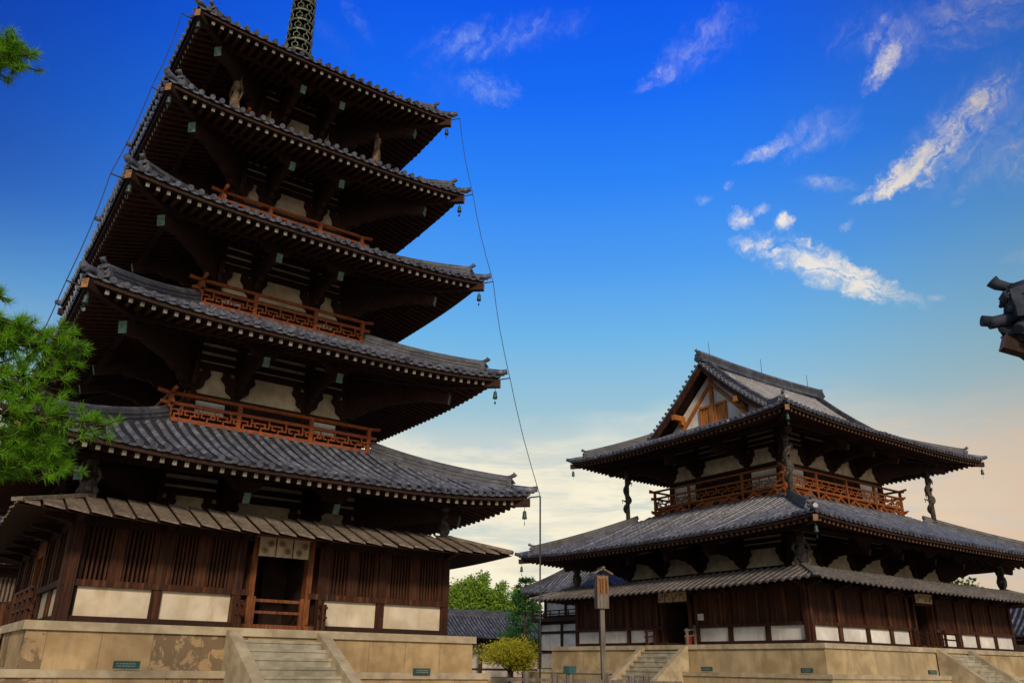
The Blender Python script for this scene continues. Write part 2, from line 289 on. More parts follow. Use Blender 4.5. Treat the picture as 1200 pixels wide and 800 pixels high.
# ------------------------------------------------------------------ mesh builder
class MB:
    def __init__(s, T=None): s.v = []; s.f = []; s.mi = []; s.sm = []; s.T = T or (lambda x, y, z: (x, y, z))
    def P(s, p): s.v.append(s.T(*p)); return len(s.v)-1
    def F(s, idx, mi=0, sm=False): s.f.append(tuple(idx)); s.mi.append(mi); s.sm.append(sm)
    def quad(s, a, b, c, d, mi=0, sm=False): s.F([s.P(p) for p in (a, b, c, d)], mi, sm)
    def hexa(s, p, mi=0, end=None):   # p: 4 bottom, 4 top ; end = material of face 0-1-5-4
        i = [s.P(q) for q in p]
        for k, f in enumerate(((0,1,2,3), (4,5,6,7), (0,1,5,4), (1,2,6,5), (2,3,7,6), (3,0,4,7))):
            s.F([i[j] for j in f], end if (end is not None and k == 2) else mi)
    def box(s, x0, x1, y0, y1, z0, z1, mi=0):
        s.hexa([(x0,y0,z0),(x1,y0,z0),(x1,y1,z0),(x0,y1,z0),(x0,y0,z1),(x1,y0,z1),(x1,y1,z1),(x0,y1,z1)], mi)
    def beam(s, p, q, w_, h, mi=0, end=None, up=(0,0,1), plumb=False):
        p = Vector(p); q = Vector(q); d = (q-p).normalized(); up = Vector(up)
        r = d.cross(up).normalized()*(w_/2); u = (up if plumb else r.cross(d).normalized())
        u = u.normalized()*(h/2)
        a = [p-r-u, p+r-u, q+r-u, q-r-u, p-r+u, p+r+u, q+r+u, q-r+u]
        s.hexa([tuple(x) for x in a], mi, end)       # face 0-1-5-4 is the p end
    def prism(s, poly, fn, d0, d1, mi=0, front=None):
        a = [s.P(fn(u, v, d0)) for u, v in poly]; b = [s.P(fn(u, v, d1)) for u, v in poly]; n = len(poly)
        s.F(a, mi); s.F(b, mi if front is None else front)
        for i in range(n): s.F((a[i], a[(i+1) % n], b[(i+1) % n], b[i]), mi)
    def tube(s, pts, rad, n=8, mi=0, cap=True, sm=True):
        pts = [Vector(p) for p in pts]; rings = []
        if not hasattr(rad, '__len__'): rad = [rad]*len(pts)
        ref = None
        for i, p in enumerate(pts):
            d = (pts[min(i+1, len(pts)-1)]-pts[max(i-1, 0)]).normalized()
            if ref is None: ref = d.orthogonal().normalized()
            ref = (ref-d*ref.dot(d)).normalized(); b = d.cross(ref)
            rings.append([s.P(tuple(p+(ref*math.cos(2*math.pi*k/n)+b*math.sin(2*math.pi*k/n))*rad[i])) for k in range(n)])
        for i in range(len(pts)-1):
            for k in range(n): s.F((rings[i][k], rings[i][(k+1) % n], rings[i+1][(k+1) % n], rings[i+1][k]), mi, sm)
        if cap: s.F(rings[0], mi); s.F(rings[-1], mi)
    def lathe(s, c, prof, n=16, mi=0, sm=True):
        s_r = [[s.P((c[0]+r*math.cos(2*math.pi*k/n), c[1]+r*math.sin(2*math.pi*k/n), c[2]+z)) for k in range(n)] for r, z in prof]
        for i in range(len(prof)-1):
            for k in range(n): s.F((s_r[i][k], s_r[i][(k+1) % n], s_r[i+1][(k+1) % n], s_r[i+1][k]), mi, sm)
        s.F(s_r[0], mi); s.F(s_r[-1], mi)
    def blob(s, c, rx, ry, rz, n=10, mi=0, jit=0.):
        rows = []
        for i in range(1, 6):
            t = math.pi*i/6
            rows.append([s.P((c[0]+rx*math.sin(t)*math.cos(2*math.pi*k/n)*(1+random.uniform(-jit, jit)), c[1]+ry*math.sin(t)*math.sin(2*math.pi*k/n)*(1+random.uniform(-jit, jit)), c[2]-rz*math.cos(t))) for k in range(n)])
        for i in range(4):
            for k in range(n): s.F((rows[i][k], rows[i][(k+1) % n], rows[i+1][(k+1) % n], rows[i+1][k]), mi, True)
        s.F(rows[0], mi); s.F(rows[-1], mi)
    def build(s, name, mats, parent=None, loc=None, recalc=True):
        me = bpy.data.meshes.new(name); me.from_pydata(s.v, [], s.f)
        for m_ in ([mats] if isinstance(mats, str) else mats): me.materials.append(MATS[m_])
        me.polygons.foreach_set('material_index', s.mi); me.polygons.foreach_set('use_smooth', s.sm)
        if recalc:
            bm = bmesh.new(); bm.from_mesh(me); bmesh.ops.recalc_face_normals(bm, faces=bm.faces); bm.to_mesh(me); bm.free()
        me.update()
        o = bpy.data.objects.new(name, me); COL.objects.link(o)
        if parent: o.parent = parent
        if loc: o.location = loc
        return o

def thing(name, label, cat, loc=(0,0,0), rz=0., group=None):
    o = bpy.data.objects.new(name, None); COL.objects.link(o); o.location = loc; o.rotation_euler = (0,0,rz)
    o.empty_display_size = .3
    return tag(o, label, cat, group)
def tag(o, label, cat, group=None):
    o['label'] = label; o['category'] = cat
    if group: o['group'] = group
    return o
def structure(o): o['kind'] = 'structure'; return o
def copy_tree(o, parent=None):
    c = o.copy(); COL.objects.link(c)
    if parent: c.parent = parent
    for ch in list(o.children): copy_tree(ch, c)
    return c

# side frames: a runs along the side (left to right seen from outside), o points outward
SIDES = {'S': lambda a, o, z: (a, -o, z), 'W': lambda a, o, z: (-o, -a, z), 'N': lambda a, o, z: (-a, o, z), 'E': lambda a, o, z: (o, a, z)}
def dims(side, X, Y): return (X, Y) if side in 'SN' else (Y, X)      # (half length, outward distance)

# ------------------------------------------------------------------ tiled hip roof
class Roof:
    def __init__(s, ex, ey, zc, lift, tx, ty, zt, curve=.22, drop=.30, sslope=.27, wx=2., wy=2.):
        s.ex, s.ey, s.zc, s.lift, s.tx, s.ty, s.zt, s.curve, s.drop, s.ss, s.wx, s.wy = ex, ey, zc, lift, tx, ty, zt, curve, drop, sslope, wx, wy
        s.z0 = zc-lift
    def half(s, side, u):
        h0, o0 = dims(side, s.ex, s.ey); h1, o1 = dims(side, s.tx, s.ty)
        return h0+(h1-h0)*u, o0+(o1-o0)*u
    def z(s, side, u, a):
        h, _ = s.half(side, u)
        t = min(1., abs(a)/max(h, 1e-4))
        return s.z0+(s.zt-s.z0)*((1-s.curve)*u+s.curve*u*u)+s.lift*t**3.2*max(0., 1-u)**1.6
    def umax(s, side, a):
        h0, _ = s.half(side, 0); h1, _ = s.half(side, 1)
        if abs(a) <= h1: return 1.
        return max(0., (h0-abs(a))/(h0-h1))
    def pt(s, side, u, a, dz=0.):
        return (a, s.half(side, u)[1], s.z(side, u, a)+dz)
    def soffit(s, side, o, a):
        h0, o0 = dims(side, s.ex, s.ey)
        run = o0-o; wl = dims(side, s.wx, s.wy)[1]
        t = min(1., abs(a)/h0)
        return s.z0-s.drop+run*s.ss+s.lift*t**3.2*max(0., 1-run/(o0-wl))**1.3

def half_row(mb, path, r, n=5, saw=None, end_disc=True, mi=0):
    # path: points up the slope (side frame); a half round row of cover tiles
    P = [Vector(p) for p in path]
    seq = []
    for i in range(len(P)-1):
        if saw: seq += [(P[i], r), (P[i].lerp(P[i+1], .98), r*saw)]
        else: seq += [(P[i], r)]
    seq.append((P[-1], r*(saw or 1)))
    d = (P[-1]-P[0]).normalized(); up = Vector((1,0,0)).cross(d); up = up if up.z > 0 else -up
    rings = []
    for c, rr in seq:
        rings.append([mb.P(tuple(c+Vector((1,0,0))*math.cos(math.pi*k/(n-1))*rr+up*math.sin(math.pi*k/(n-1))*rr*.95)) for k in range(n)])
    for i in range(len(rings)-1):
        for k in range(n-1): mb.F((rings[i][k], rings[i][k+1], rings[i+1][k+1], rings[i+1][k]), mi, True)
    if end_disc:
        c = P[0]; rr = r*1.08; m_ = 10
        a = [mb.P(tuple(c+Vector((1,0,0))*math.cos(2*math.pi*k/m_)*rr+up*math.sin(2*math.pi*k/m_)*rr)) for k in range(m_)]
        b = [mb.P(tuple(c-d*.05+Vector((1,0,0))*math.cos(2*math.pi*k/m_)*rr+up*math.sin(2*math.pi*k/m_)*rr)) for k in range(m_)]
        mb.F(b, mi)
        for k in range(m_): mb.F((a[k], a[(k+1) % m_], b[(k+1) % m_], b[k]), mi)

def tile_field(mb, roof, side, spacing, r, seg=.34, saw=.84, discs=True, u1=1.):
    h0, o0 = roof.half(side, 0)
    n = int(round(2*h0/spacing)); sp = 2*h0/n
    D = math.hypot(dims(side, roof.ex, roof.ey)[1]-dims(side, roof.tx, roof.ty)[1], roof.zt-roof.z0)
    # pan sheet, one trough between each two rows
    cols = [(-h0+sp*(k*.5)) for k in range(2*n+1)]
    N = max(3, int(D/.5)); prev = None
    for k, a in enumerate(cols):
        um = roof.umax(side, a)*u1
        dip = 0. if k % 2 == 0 else -.045
        idx = [mb.P(roof.pt(side, um*j/N, a, dip)) for j in range(N+1)]
        low = mb.P((a, roof.half(side, 0)[1]-.01, roof.z(side, 0, a)-.075+dip*.6))
        if prev:
            for j in range(N): mb.F((prev[0][j], idx[0] if False else idx[j], idx[j+1], prev[0][j+1]), 1)
            mb.F((prev[1], low, idx[0], prev[0][0]), 0)
        prev = (idx, low)
    for k in range(n+1):
        a = -h0+sp*k
        a = max(-h0+.06, min(h0-.06, a))
        um = roof.umax(side, a)*u1
        L = D*um
        if L < .15: continue
        m_ = max(1, int(round(L/seg)))
        ja, jz, ph = random.gauss(0, .010), random.gauss(0, .007), random.uniform(0, 6)
        path = []
        for j in range(m_+1):       # old rows wander a little and some tiles have slipped
            p = roof.pt(side, um*j/m_, a, .015+jz+random.gauss(0, .004))
            path.append((p[0]+ja+.010*math.sin(ph+j*.8), p[1]+(random.uniform(.0, .035) if j == 0 else 0), p[2]))
        half_row(mb, path, r, 5, saw, discs)

def ogre_tile(mb, p, dirv, w_, h, rod=True):
    # ridge-end tile: broad shouldered plate with a raised top, brow and two horns, plus the round tile poking out above it
    d = Vector((dirv[0], dirv[1], 0)).normalized(); r = Vector((-d.y, d.x, 0)); p = Vector(p)
    out = [(-.55,0), (-.60,.25), (-.45,.5), (-.42,.78), (-.2,.86), (0,1.08), (.2,.86), (.42,.78), (.45,.5), (.60,.25), (.55,0)]
    fn = lambda u, v, t: tuple(p+r*u*w_+Vector((0,0,v*h))+d*t)
    mb.prism(out, fn, -.10, .05)
    mb.blob(tuple(p+d*.07+Vector((0,0,h*.34))), .13*w_, .13*w_, .12*h, 8)
    for sx in (-1, 1): mb.blob(tuple(p+d*.05+r*sx*.26*w_+Vector((0,0,h*.30))), .14*w_, .14*w_, .12*h, 7); mb.tube([tuple(p+d*.06+r*sx*.05*w_+Vector((0,0,h*.55))), tuple(p+d*.12+r*sx*.22*w_+Vector((0,0,h*.56))), tuple(p+d*.06+r*sx*.40*w_+Vector((0,0,h*.70)))], [.05*w_, .07*w_, .03*w_], 6)
    for sx in (-1, 1): mb.blob(tuple(p+d*.08+r*sx*.22*w_+Vector((0,0,h*.64))), .1*w_, .1*w_, .09*h, 6)
    if rod: mb.tube([tuple(p-d*.30*w_/.5+Vector((0,0,h*.90))), tuple(p-d*.02+Vector((0,0,h*.97))), tuple(p+d*.13*w_/.5+Vector((0,0,h*1.08))), tuple(p+d*.19*w_/.5+Vector((0,0,h*1.20)))], [.06*w_/.5, .07*w_/.5, .085*w_/.5, .10*w_/.5], 10)

def ridge(parent, path, w_, h, name='hip_ridge', end=True, ogre=(.5,.5), tip=None, mats='ridge_tile'):
    # stacked flat tiles with a round row on top, along path (top -> end); a child tile closes the lower end
    mb = MB(); P = [Vector(p) for p in path]
    for i in range(len(P)-1):
        a, b = P[i], P[i+1]
        d = (b-a).normalized(); r = d.cross(Vector((0,0,1))).normalized(); up = r.cross(d)
        for lo, hi, ww in ((-.12, h*.28, w_), (h*.28, h*.36, w_*1.16), (h*.36, h*.62, w_*.92), (h*.62, h*.70, w_*1.1), (h*.70, h*.9, w_*.86)):
            q = [a-r*ww/2+up*lo, a+r*ww/2+up*lo, b+r*ww/2+up*lo, b-r*ww/2+up*lo, a-r*ww/2+up*hi, a+r*ww/2+up*hi, b+r*ww/2+up*hi, b-r*ww/2+up*hi]
            mb.hexa([tuple(x) for x in q])
    mb.tube([tuple(p+Vector((0,0,h*.92))) for p in P], w_*.38, 8)
    o = mb.build(name, mats, parent)
    if end:
        e = MB(); d = P[-1]-P[-2]
        ogre_tile(e, tuple(P[-1]+Vector((0,0,-.05))), (d.x, d.y), *ogre)
        e.build('ridge_end_tile', mats, o)
    return o

def build_roof(thing_, roof, spacing, r, rafter_sp, rs=(.11,.13), indiv=(), name='tiled_roof', ridge_w=.32, ridge_h=.36, ogre=(.5,.5), sides='SWNE', raf_stuff=None, seg=.34, hipname='hip_ridge', ridge_stop=.86, limit=200, tip='rafter_end', ridge_top=1.0, tm='roof_tile', rm='ridge_tile'):
    mb = MB()
    for s_ in sides:
        mb.T = SIDES[s_]; tile_field(mb, roof, s_, spacing, r, seg)
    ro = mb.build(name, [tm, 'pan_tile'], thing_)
    # corner ridges
    for sx, sy in ((-1,-1), (1,-1), (1,1), (-1,1)):
        path = []
        for j in range(9):
            u = ridge_top-(ridge_top-1+ridge_stop)*j/8
            h, o = roof.half('S', u)
            path.append((sx*h, sy*o, roof.z('S', u, h)+.03))
        rg = ridge(ro, path, ridge_w, ridge_h, hipname, True, ogre, mats=rm)
        # low lower tier running out to the corner
        u0 = 1-ridge_stop; p2 = []
        for j in range(5):
            u = u0*(1-j/4)-.002*j
            h, o = roof.half('S', max(u, 0)); p2.append((sx*(h+.02*j), sy*(o+.02*j), roof.z('S', max(u, 0), h)+.02))
        mb = MB()
        mb.tube([(p[0], p[1], p[2]+.05) for p in p2], r*1.35, 9)
        P1 = Vector(p2[-1]); D = Vector((sx, sy, .16)).normalized()
        mb.tube([tuple(P1+Vector((0,0,.08))-D*.3), tuple(P1+Vector((0,0,.09))+D*.10)], [r*1.1, r*1.2], 10)
        mb.build('corner_tile', tm, ro)
    # soffit boarding + eave boards
    sb = MB(); eb = MB()
    for s_ in sides:
        sb.T = SIDES[s_]; eb.T = SIDES[s_]
        h0, o0 = dims(s_, roof.ex, roof.ey); hw, ow = dims(s_, roof.wx, roof.wy)
        K = 28; prev = None; ov = .16
        for k in range(K+1):
            a = -(h0-ov)+2*(h0-ov)*k/K
            oi = max(ow-.05, o0-(h0-abs(a)) if h0-abs(a) < o0-ow else ow-.05)
            oi = min(oi, o0-ov)
            c = [sb.P((a, o0-ov-(o0-ov-oi)*j/4, roof.soffit(s_, o0-ov-(o0-ov-oi)*j/4, a)+.02)) for j in range(5)]
            if prev:
                for j in range(4): sb.F((prev[j], c[j], c[j+1], prev[j+1]))
            prev = c
        for k in range(K):
            aa = [-(h0-ov)+2*(h0-ov)*(k+j)/K for j in (0, 1)]
            q = []
            for zz in (0, 1):
                for (a, o) in ((aa[0], o0-.20), (aa[1], o0-.20), (aa[1], o0-.08), (aa[0], o0-.08)):
                    q.append((a, o, roof.soffit(s_, o0-.14, a)+.025 if zz == 0 else roof.z(s_, 0, a)-.06))
            eb.hexa(q)
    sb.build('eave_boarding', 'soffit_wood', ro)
    eb.build('eave_board', 'old_wood', ro)
    # rafters
    cnt = 0
    for s_ in sides:
        h0, o0 = dims(s_, roof.ex, roof.ey); hw, ow = dims(s_, roof.wx, roof.wy)
        n = int(round(2*(h0-.3)/rafter_sp)); T = SIDES[s_]
        for k in range(n+1):
            a = -(h0-.3)+2*(h0-.3)*k/n
            oe = o0-.20; oi = ow if abs(a) < hw else max(ow, o0-(h0-abs(a)))
            if oe-oi < .12: continue
            one = (s_ in indiv) and cnt < limit
            b = MB(T) if one else raf_stuff
            b.T = T
            ze = roof.soffit(s_, oe, a)-rs[1]/2; zm = roof.soffit(s_, (oe+oi)/2, a)-rs[1]/2; zi = roof.soffit(s_, oi, a)-rs[1]/2
            b.beam((a, oe, ze), (a, (oe+oi)/2, zm), rs[0], rs[1], 0, 1)
            b.beam((a, (oe+oi)/2, zm), (a, oi, zi), rs[0], rs[1], 0)
            if one:
                b.build('rafter', ['rafter_wood', tip], ro); cnt += 1
    # hip rafters
    for sx, sy in ((-1,-1), (1,-1), (1,1), (-1,1)):
        b = MB(); L = min(roof.ex-roof.wx, roof.ey-roof.wy)
        q = (sx*(roof.ex-L), sy*(roof.ey-L), roof.soffit('S', roof.ey-L, roof.ex-L)-.12)
        pm = (sx*(roof.ex-L*.35), sy*(roof.ey-L*.35), roof.soffit('S', roof.ey-L*.35, roof.ex-L*.35)-.13)
        p = (sx*(roof.ex-.02), sy*(roof.ey-.02), roof.soffit('S', roof.ey, roof.ex)-.06)
        b.beam(p, pm, .20, .26, 0, 1); b.beam(pm, q, .20, .26)
        b.build('hip_rafter', ['old_wood', 'brown_end'], ro)
    return ro

# ------------------------------------------------------------------ timber storey with cloud brackets
def cloud_outline(s=1., t=1.):
    half = [(.15,0), (.20,.09), (.31,.14), (.39,.22), (.40,.36), (.45,.45), (.54,.52), (.58,.60), (.56,.67)]
    pts = [(u*s, v*t) for u, v in half]
    return pts+[(-u, v) for u, v in reversed(pts)]

def wall_storey(root, name, X, Y, zfloor, e, colsX, colsY, purl, tail=True, sides='SW', k=1.0, corner_tail=True, post_r=.17, low_panels=True, endm='green_end'):
    """e: z of the middle of the roof's eave edge; brackets, beams and plaster strips follow from it"""
    zp = e-1.12; ztop = e+.95
    core = MB(); core.box(-X+.12, X-.12, -Y+.12, Y-.12, zfloor-.2, ztop)
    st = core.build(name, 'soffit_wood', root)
    for s_ in 'SWNE':
        if s_ not in sides: continue
        T = SIDES[s_]; h, o = dims(s_, X, Y); cols = colsX if s_ in 'SN' else colsY
        for a, b in zip(cols[:-1], cols[1:]):                       # plaster between the columns, beams lie over it
            mb = MB(T); mb.box(a+.12, b-.12, o-.13, o-.06, zp-.02, e+.9); mb.build('plaster_panel', 'aged_plaster', st)
            if low_panels and (a == cols[0] or b == cols[-1]):
                mb = MB(T); mb.box(a+.22, b-.30, o-.13, o-.05, zfloor+.55, zp-.25); mb.build('wall_panel', 'plaster', st)
        for i, a in enumerate(cols):
            mb = MB(T); mb.lathe((a, o-.06, zfloor-.1), [(post_r, 0), (post_r*1.05, (zp-zfloor)*.5), (post_r*.85, zp-zfloor+.1)], 12); mb.build('column', 'wall_wood', st)
            mb = MB(T)
            mb.prism([(a+u, zp+v) for u, v in cloud_outline(k, 1.)], lambda u, v, d: (u, d, v), o-.06, o+.09)
            for q in (-.42*k, 0, .42*k): mb.box(a+q-.11, a+q+.11, o-.06, o+.10, zp+.67, zp+.82)
            mb.build('cloud_bracket', 'old_wood', st)
        ex_ = .5
        for z0, z1, oo in ((zp-.16, zp-.03, .03), (zp+.82, zp+1.02, .06), (e+.0, e+.16, .05), (e+.30, e+.46, .05), (e+.60, e+.78, .05)):
            q = .006 if s_ in 'WE' else 0; mb = MB(T); mb.box(-h-.1, h+.1, o-.10, o+oo, z0+q, z1+q); mb.build('tie_beam', 'old_wood', st)
        # vertical dividers over each column so the white strips stay short
        for a in cols:
            mb = MB(T); mb.box(a-.16, a+.16, o-.10, o+.035, zp+.8, ztop); mb.build('strut', 'old_wood', st)
        # arms that reach out under the tail rafters, the tail rafters and the purlin they carry
        po = o+purl
        inner = cols[1:-1] if corner_tail else cols
        for a in inner:
            mb = MB(T)
            L = purl
            prof = [(0, zp+.05), (.22, zp+.02), (.36, zp+.16), (.48, zp+.2), (.60, zp+.34), (.80, zp+.36), (.95, zp+.48), (1.2, zp+.50), (L*.72, zp+.56), (L-.35, zp+.66), (L-.1, zp+.74), (L-.05, zp+.9), (0, zp+1.15)]
            mb.prism([(o+u, v) for u, v in prof], lambda u, v, d, a=a: (a+d, u, v), -.08, .08)
            mb.build('bracket_arm', 'old_wood', st)
            mb = MB(T); mb.beam((a, po+.30, e-.60), (a, o, e+.18), .20, .30, 0, 1); mb.build('tail_rafter', ['old_wood', endm], st)
            mb = MB(T); mb.prism([(a+u*.95, e-.42+v*.55) for u, v in cloud_outline(1.1, 1.)], lambda u, v, d: (u, d, v), po-.08, po+.07)
            mb.build('cloud_bracket', 'old_wood', st)
        mb = MB(T); mb.box(-(h+purl+.35), h+purl+.35, po-.10, po+.08, e-.04+q, e+.14+q); mb.build('eave_purlin', 'old_wood', st)
        mb = MB(T); mb.box(-(h+purl*.5), h+purl*.5, o+purl*.5-.08, o+purl*.5+.08, e+.28+q, e+.42+q); mb.build('eave_purlin', 'old_wood', st)
    if corner_tail:
        for sx, sy in ((-1,-1), (1,-1), (-1,1), (1,1)):
            mb = MB(); L = purl*1.0; z0 = zp
            prof = [(0, z0+.0), (.3, z0+.0), (.5, z0+.14), (.7, z0+.18), (.9, z0+.34), (1.2, z0+.36), (1.5, z0+.50), (1.9, z0+.52), (L*1.2, z0+.60), (L*1.38, z0+.72), (L*1.38, z0+.9), (0, z0+1.2)]
            q = 1/math.sqrt(2)
            mb.prism(prof, lambda u, v, d: (sx*(X-.05+u*q)-sy*d*q*sx*sy, sy*(Y-.05+u*q)+sx*d*q*sx*sy, v), -.11, .11)
            mb.build('corner_bracket', 'old_wood', st)
            mb = MB(); p = (sx*(X+purl+.30), sy*(Y+purl+.30), e-.50); qv = (sx*X, sy*Y, e+.2)
            mb.beam(p, qv, .26, .34, 0, 1); mb.build('tail_rafter', ['old_wood', endm], st)
    return st

# ------------------------------------------------------------------ balcony railing with key-fret panels
def fret(mb, a0, a1, o, z0, z1, t=.05):
    H = z1-z0; cell = H*1.45; n = max(1, int(round((a1-a0)/cell))); c = (a1-a0)/n
    bars = [((0,.66), (.40,.66)), ((.40,.66), (.40,.33)), ((.18,.33), (.62,.33)), ((.62,.33), (.62,1.0)), ((.62,.66), (1.0,.66)), ((.18,.33), (.18,0.)), ((.82,.66), (.82,.33)), ((.82,.33), (1.0,.33))]
    for i in range(n):
        for (x0, y0), (x1, y1) in bars:
            p0 = (a0+(i+x0)*c, z0+y0*H); p1 = (a0+(i+x1)*c, z0+y1*H)
            xa, xb = sorted((p0[0], p1[0])); za, zb = sorted((p0[1], p1[1]))
            e_ = .001*(i % 2)+(.0015 if xb-xa > zb-za else 0); mb.box(xa-t/2, xb+t/2, o-.025-e_, o+.025+e_, za-t/2, zb+t/2)

def balcony(root, X, Y, z0, hr, postsX, postsY, matn, name='balcony_railing', sides='SWNE', band=0., frmat=None):
    base = MB()
    for s_ in 'SWNE':
        base.T = SIDES[s_]; h, o = dims(s_, X, Y)
        x = h+.08 if s_ in 'SN' else h-.1
        base.box(-x, x, o-.09, o+.07, z0, z0+.13)
        if band: base.box(-x, x, o-.08, o+.06, z0+band, z0+band+.12)
    rl = base.build(name, matn, root)
    zf0 = z0+.13 if not band else z0+band+.12
    zt = z0+hr
    zmid = zf0+(zt-zf0)*.52
    for s_ in sides:
        T = SIDES[s_]; h, o = dims(s_, X, Y); posts = postsX if s_ in 'SN' else postsY
        for p in posts:
            if abs(abs(p)-h) < .01 and s_ in 'WE': continue
            mb = MB(T); mb.box(p-.065, p+.065, o-.065, o+.065, z0+.1, zt-.02); mb.build('railing_post', matn, rl)
        mb = MB(T); q = .02 if s_ in 'WE' else 0; mb.tube([(-h-.42, o, zt+.05+q), (-h-.1, o, zt+q), (h+.1, o, zt+q), (h+.42, o, zt+.05+q)], .065, 8); mb.build('top_rail', matn, rl)
        mb = MB(T); mb.box(-h-.30, h+.30, o-.045, o+.045, zmid+q*.4, zmid+.10+q*.4); mb.build('middle_rail', matn, rl)
        for a, b in zip(posts[:-1], posts[1:]):
            mb = MB(T); fret(mb, a+.06, b-.06, o, zf0, zmid); mb.build('fretwork_panel', matn, rl)
            if band:
                # inverted-V struts and little bracket stacks between the base beam and the floor beam
                bay = b-a; m_ = max(1, int(round(bay/1.55)))
                pl = MB(T); pl.box(a+.1, b-.1, o-.12, o-.08, z0+.13, z0+band); pl = pl.build('apron_panel', matn, rl)
                edge = abs(abs(a)-h) < .1 or abs(abs(b)-h) < .1
                for i in range(m_+1):
                    for c0, wd in (((a+bay*i/m_)+.0, .30),):
                        c = min(b-.36, max(a+.36, c0)); hh_ = (band-.13)*.30; zc = z0+.13+hh_*1.25
                        op = MB(T); op.prism([(c+wd*math.cos(t), zc+hh_*math.sin(t)*(1 if math.sin(t) > 0 else .8)) for t in [2*math.pi*q/14 for q in range(14)]], lambda u, v, d: (u, d, v), o-.085, o-.07)
                        op.build('opening_oval', 'dull_plaster' if edge and (i == 0 or i == m_) else 'soffit_wood', pl)  # solid ovals; the dark ones paint in the shade of openings
                st = MB(T); zb = z0+.13; zh = z0+band
                for i in range(m_):
                    c = a+bay*(i+.5)/m_; hw = bay/m_*.46
                    for sg in (-1, 1):
                        poly = [(c+sg*.04, zh), (c+sg*.10, zh), (c+sg*.22, zb+(zh-zb)*.62), (c+sg*hw*.72, zb+(zh-zb)*.36), (c+sg*hw, zb), (c+sg*(hw-.16), zb), (c+sg*hw*.5, zb+(zh-zb)*.22), (c+sg*.10, zb+(zh-zb)*.48), (c+sg*.04, zb+(zh-zb)*.7)]
                        st.prism(poly, lambda u, v, d: (u, d, v), o-.06, o+.02)
                    st.box(c-.09, c+.09, o-.07, o+.05, zh-.13, zh)
                for c in (a, b):
                    st.prism([(c+u*.9, zb+(zh-zb)*.28+v*(zh-zb)*.8) for u, v in cloud_outline(.75, .9)], lambda u, v, d: (u, d, v), o-.05, o+.03)
                st.build('strut_band', matn, rl)
    return rl

# ------------------------------------------------------------------ lean-to (boarded skirt roof and its wall)
def lean_to_roof(root, ex, ey, ze, lift, tx, ty, zt, bw, style, wx, wy):
    rf = Roof(ex, ey, ze+lift, lift, tx, ty, zt, -.1, .1, .2, wx, wy)
    mb = MB(); under = MB(); bed = MB()
    for s_ in 'SWNE':
        T = SIDES[s_]; mb.T = T; under.T = T
        h0, o0 = rf.half(s_, 0); h1, o1 = rf.half(s_, 1)
        n = int(round(2*h0/bw)); sp = 2*h0/n
        K = 24; prev = None
        for k in range(K+1):
            a = -h0+2*h0*k/K; um = rf.umax(s_, a)
            c = [under.P(rf.pt(s_, um*j/3, a, -.03)) for j in range(4)]
            if prev:
                for j in range(3): under.F((prev[j], c[j], c[j+1], prev[j+1]))
            prev = c
        if style == 'boards':
            for k in range(n):
                a0 = -h0+sp*k; a1 = a0+sp*1.0; j = random.uniform(-.012, .012); ov = random.uniform(0, .05)
                q = []
                for dz in (0, .045):
                    for a, tilt in ((a0+.035, .055), (a1-.02, .0)):
                        um = rf.umax(s_, max(-h0, min(h0, a)))
                        q.append((a, um, tilt+dz+j))
                pts = []
                for (aA, uA, zA), (aB, uB, zB) in ((q[0], q[1]), (q[2], q[3])):
                    lo_a = rf.pt(s_, 0, aA, zA); lo_b = rf.pt(s_, 0, aB, zB)
                    lo_a = (lo_a[0], lo_a[1]+ov, lo_a[2]-ov*.3); lo_b = (lo_b[0], lo_b[1]+ov, lo_b[2]-ov*.3)
                    hi_a = rf.pt(s_, max(uA, .01), aA, zA); hi_b = rf.pt(s_, max(uB, .01), aB, zB)
                    pts += [lo_a, lo_b, hi_b, hi_a]
                mb.hexa(pts)
        else:
            bed.T = T
            for k in range(n+1):
                a = max(-h0+.05, min(h0-.05, -h0+sp*k)); um = rf.umax(s_, a)
                if um < .05: continue
                half_row(mb, [rf.pt(s_, um*j/3, a, .02) for j in range(4)], .075, 5, None, True)
                a2 = a+sp/2
                if a2 < h0-.1:
                    um = rf.umax(s_, a2)
                    if um > .05:
                        p = rf.pt(s_, 0, a2, 0); q = rf.pt(s_, um, a2, 0)
                        bed.beam((p[0], p[1], p[2]), q, sp*.98, .04)
    ro = mb.build('lean_to_roof', 'board_roof' if style == 'boards' else 'batten_roof', root)
    under.build('roof_boarding', 'old_wood', ro)
    if bed.v: bed.build('roof_bed', 'roof_bed', ro)
    for sx, sy in ((-1,-1), (1,-1), (1,1), (-1,1)):
        b = MB(); pts = []
        for j in range(5):
            u = 1-j/4; h, o = rf.half('S', u); pts.append((sx*h, sy*o, rf.z('S', u, h)+.085))
        for p, q in zip(pts[:-1], pts[1:]): b.beam(p, q, .30 if style == 'boards' else .22, .09)
        b.build('hip_board', 'board_roof' if style == 'boards' else 'batten_roof', ro)
    # flat inner part, from the visible edge in to the tower body, and the plate the roof rests on
    b = MB()
    for s_ in 'SWNE':
        b.T = SIDES[s_]; h1, o1 = rf.half(s_, 1)
        b.quad((-h1, o1, zt), (h1, o1, zt), (h1-1.6, o1-1.6, zt+.12), (-h1+1.6, o1-1.6, zt+.12))
    b.build('roof_flashing', 'board_roof' if style == 'boards' else 'batten_roof', ro)
    return ro, rf

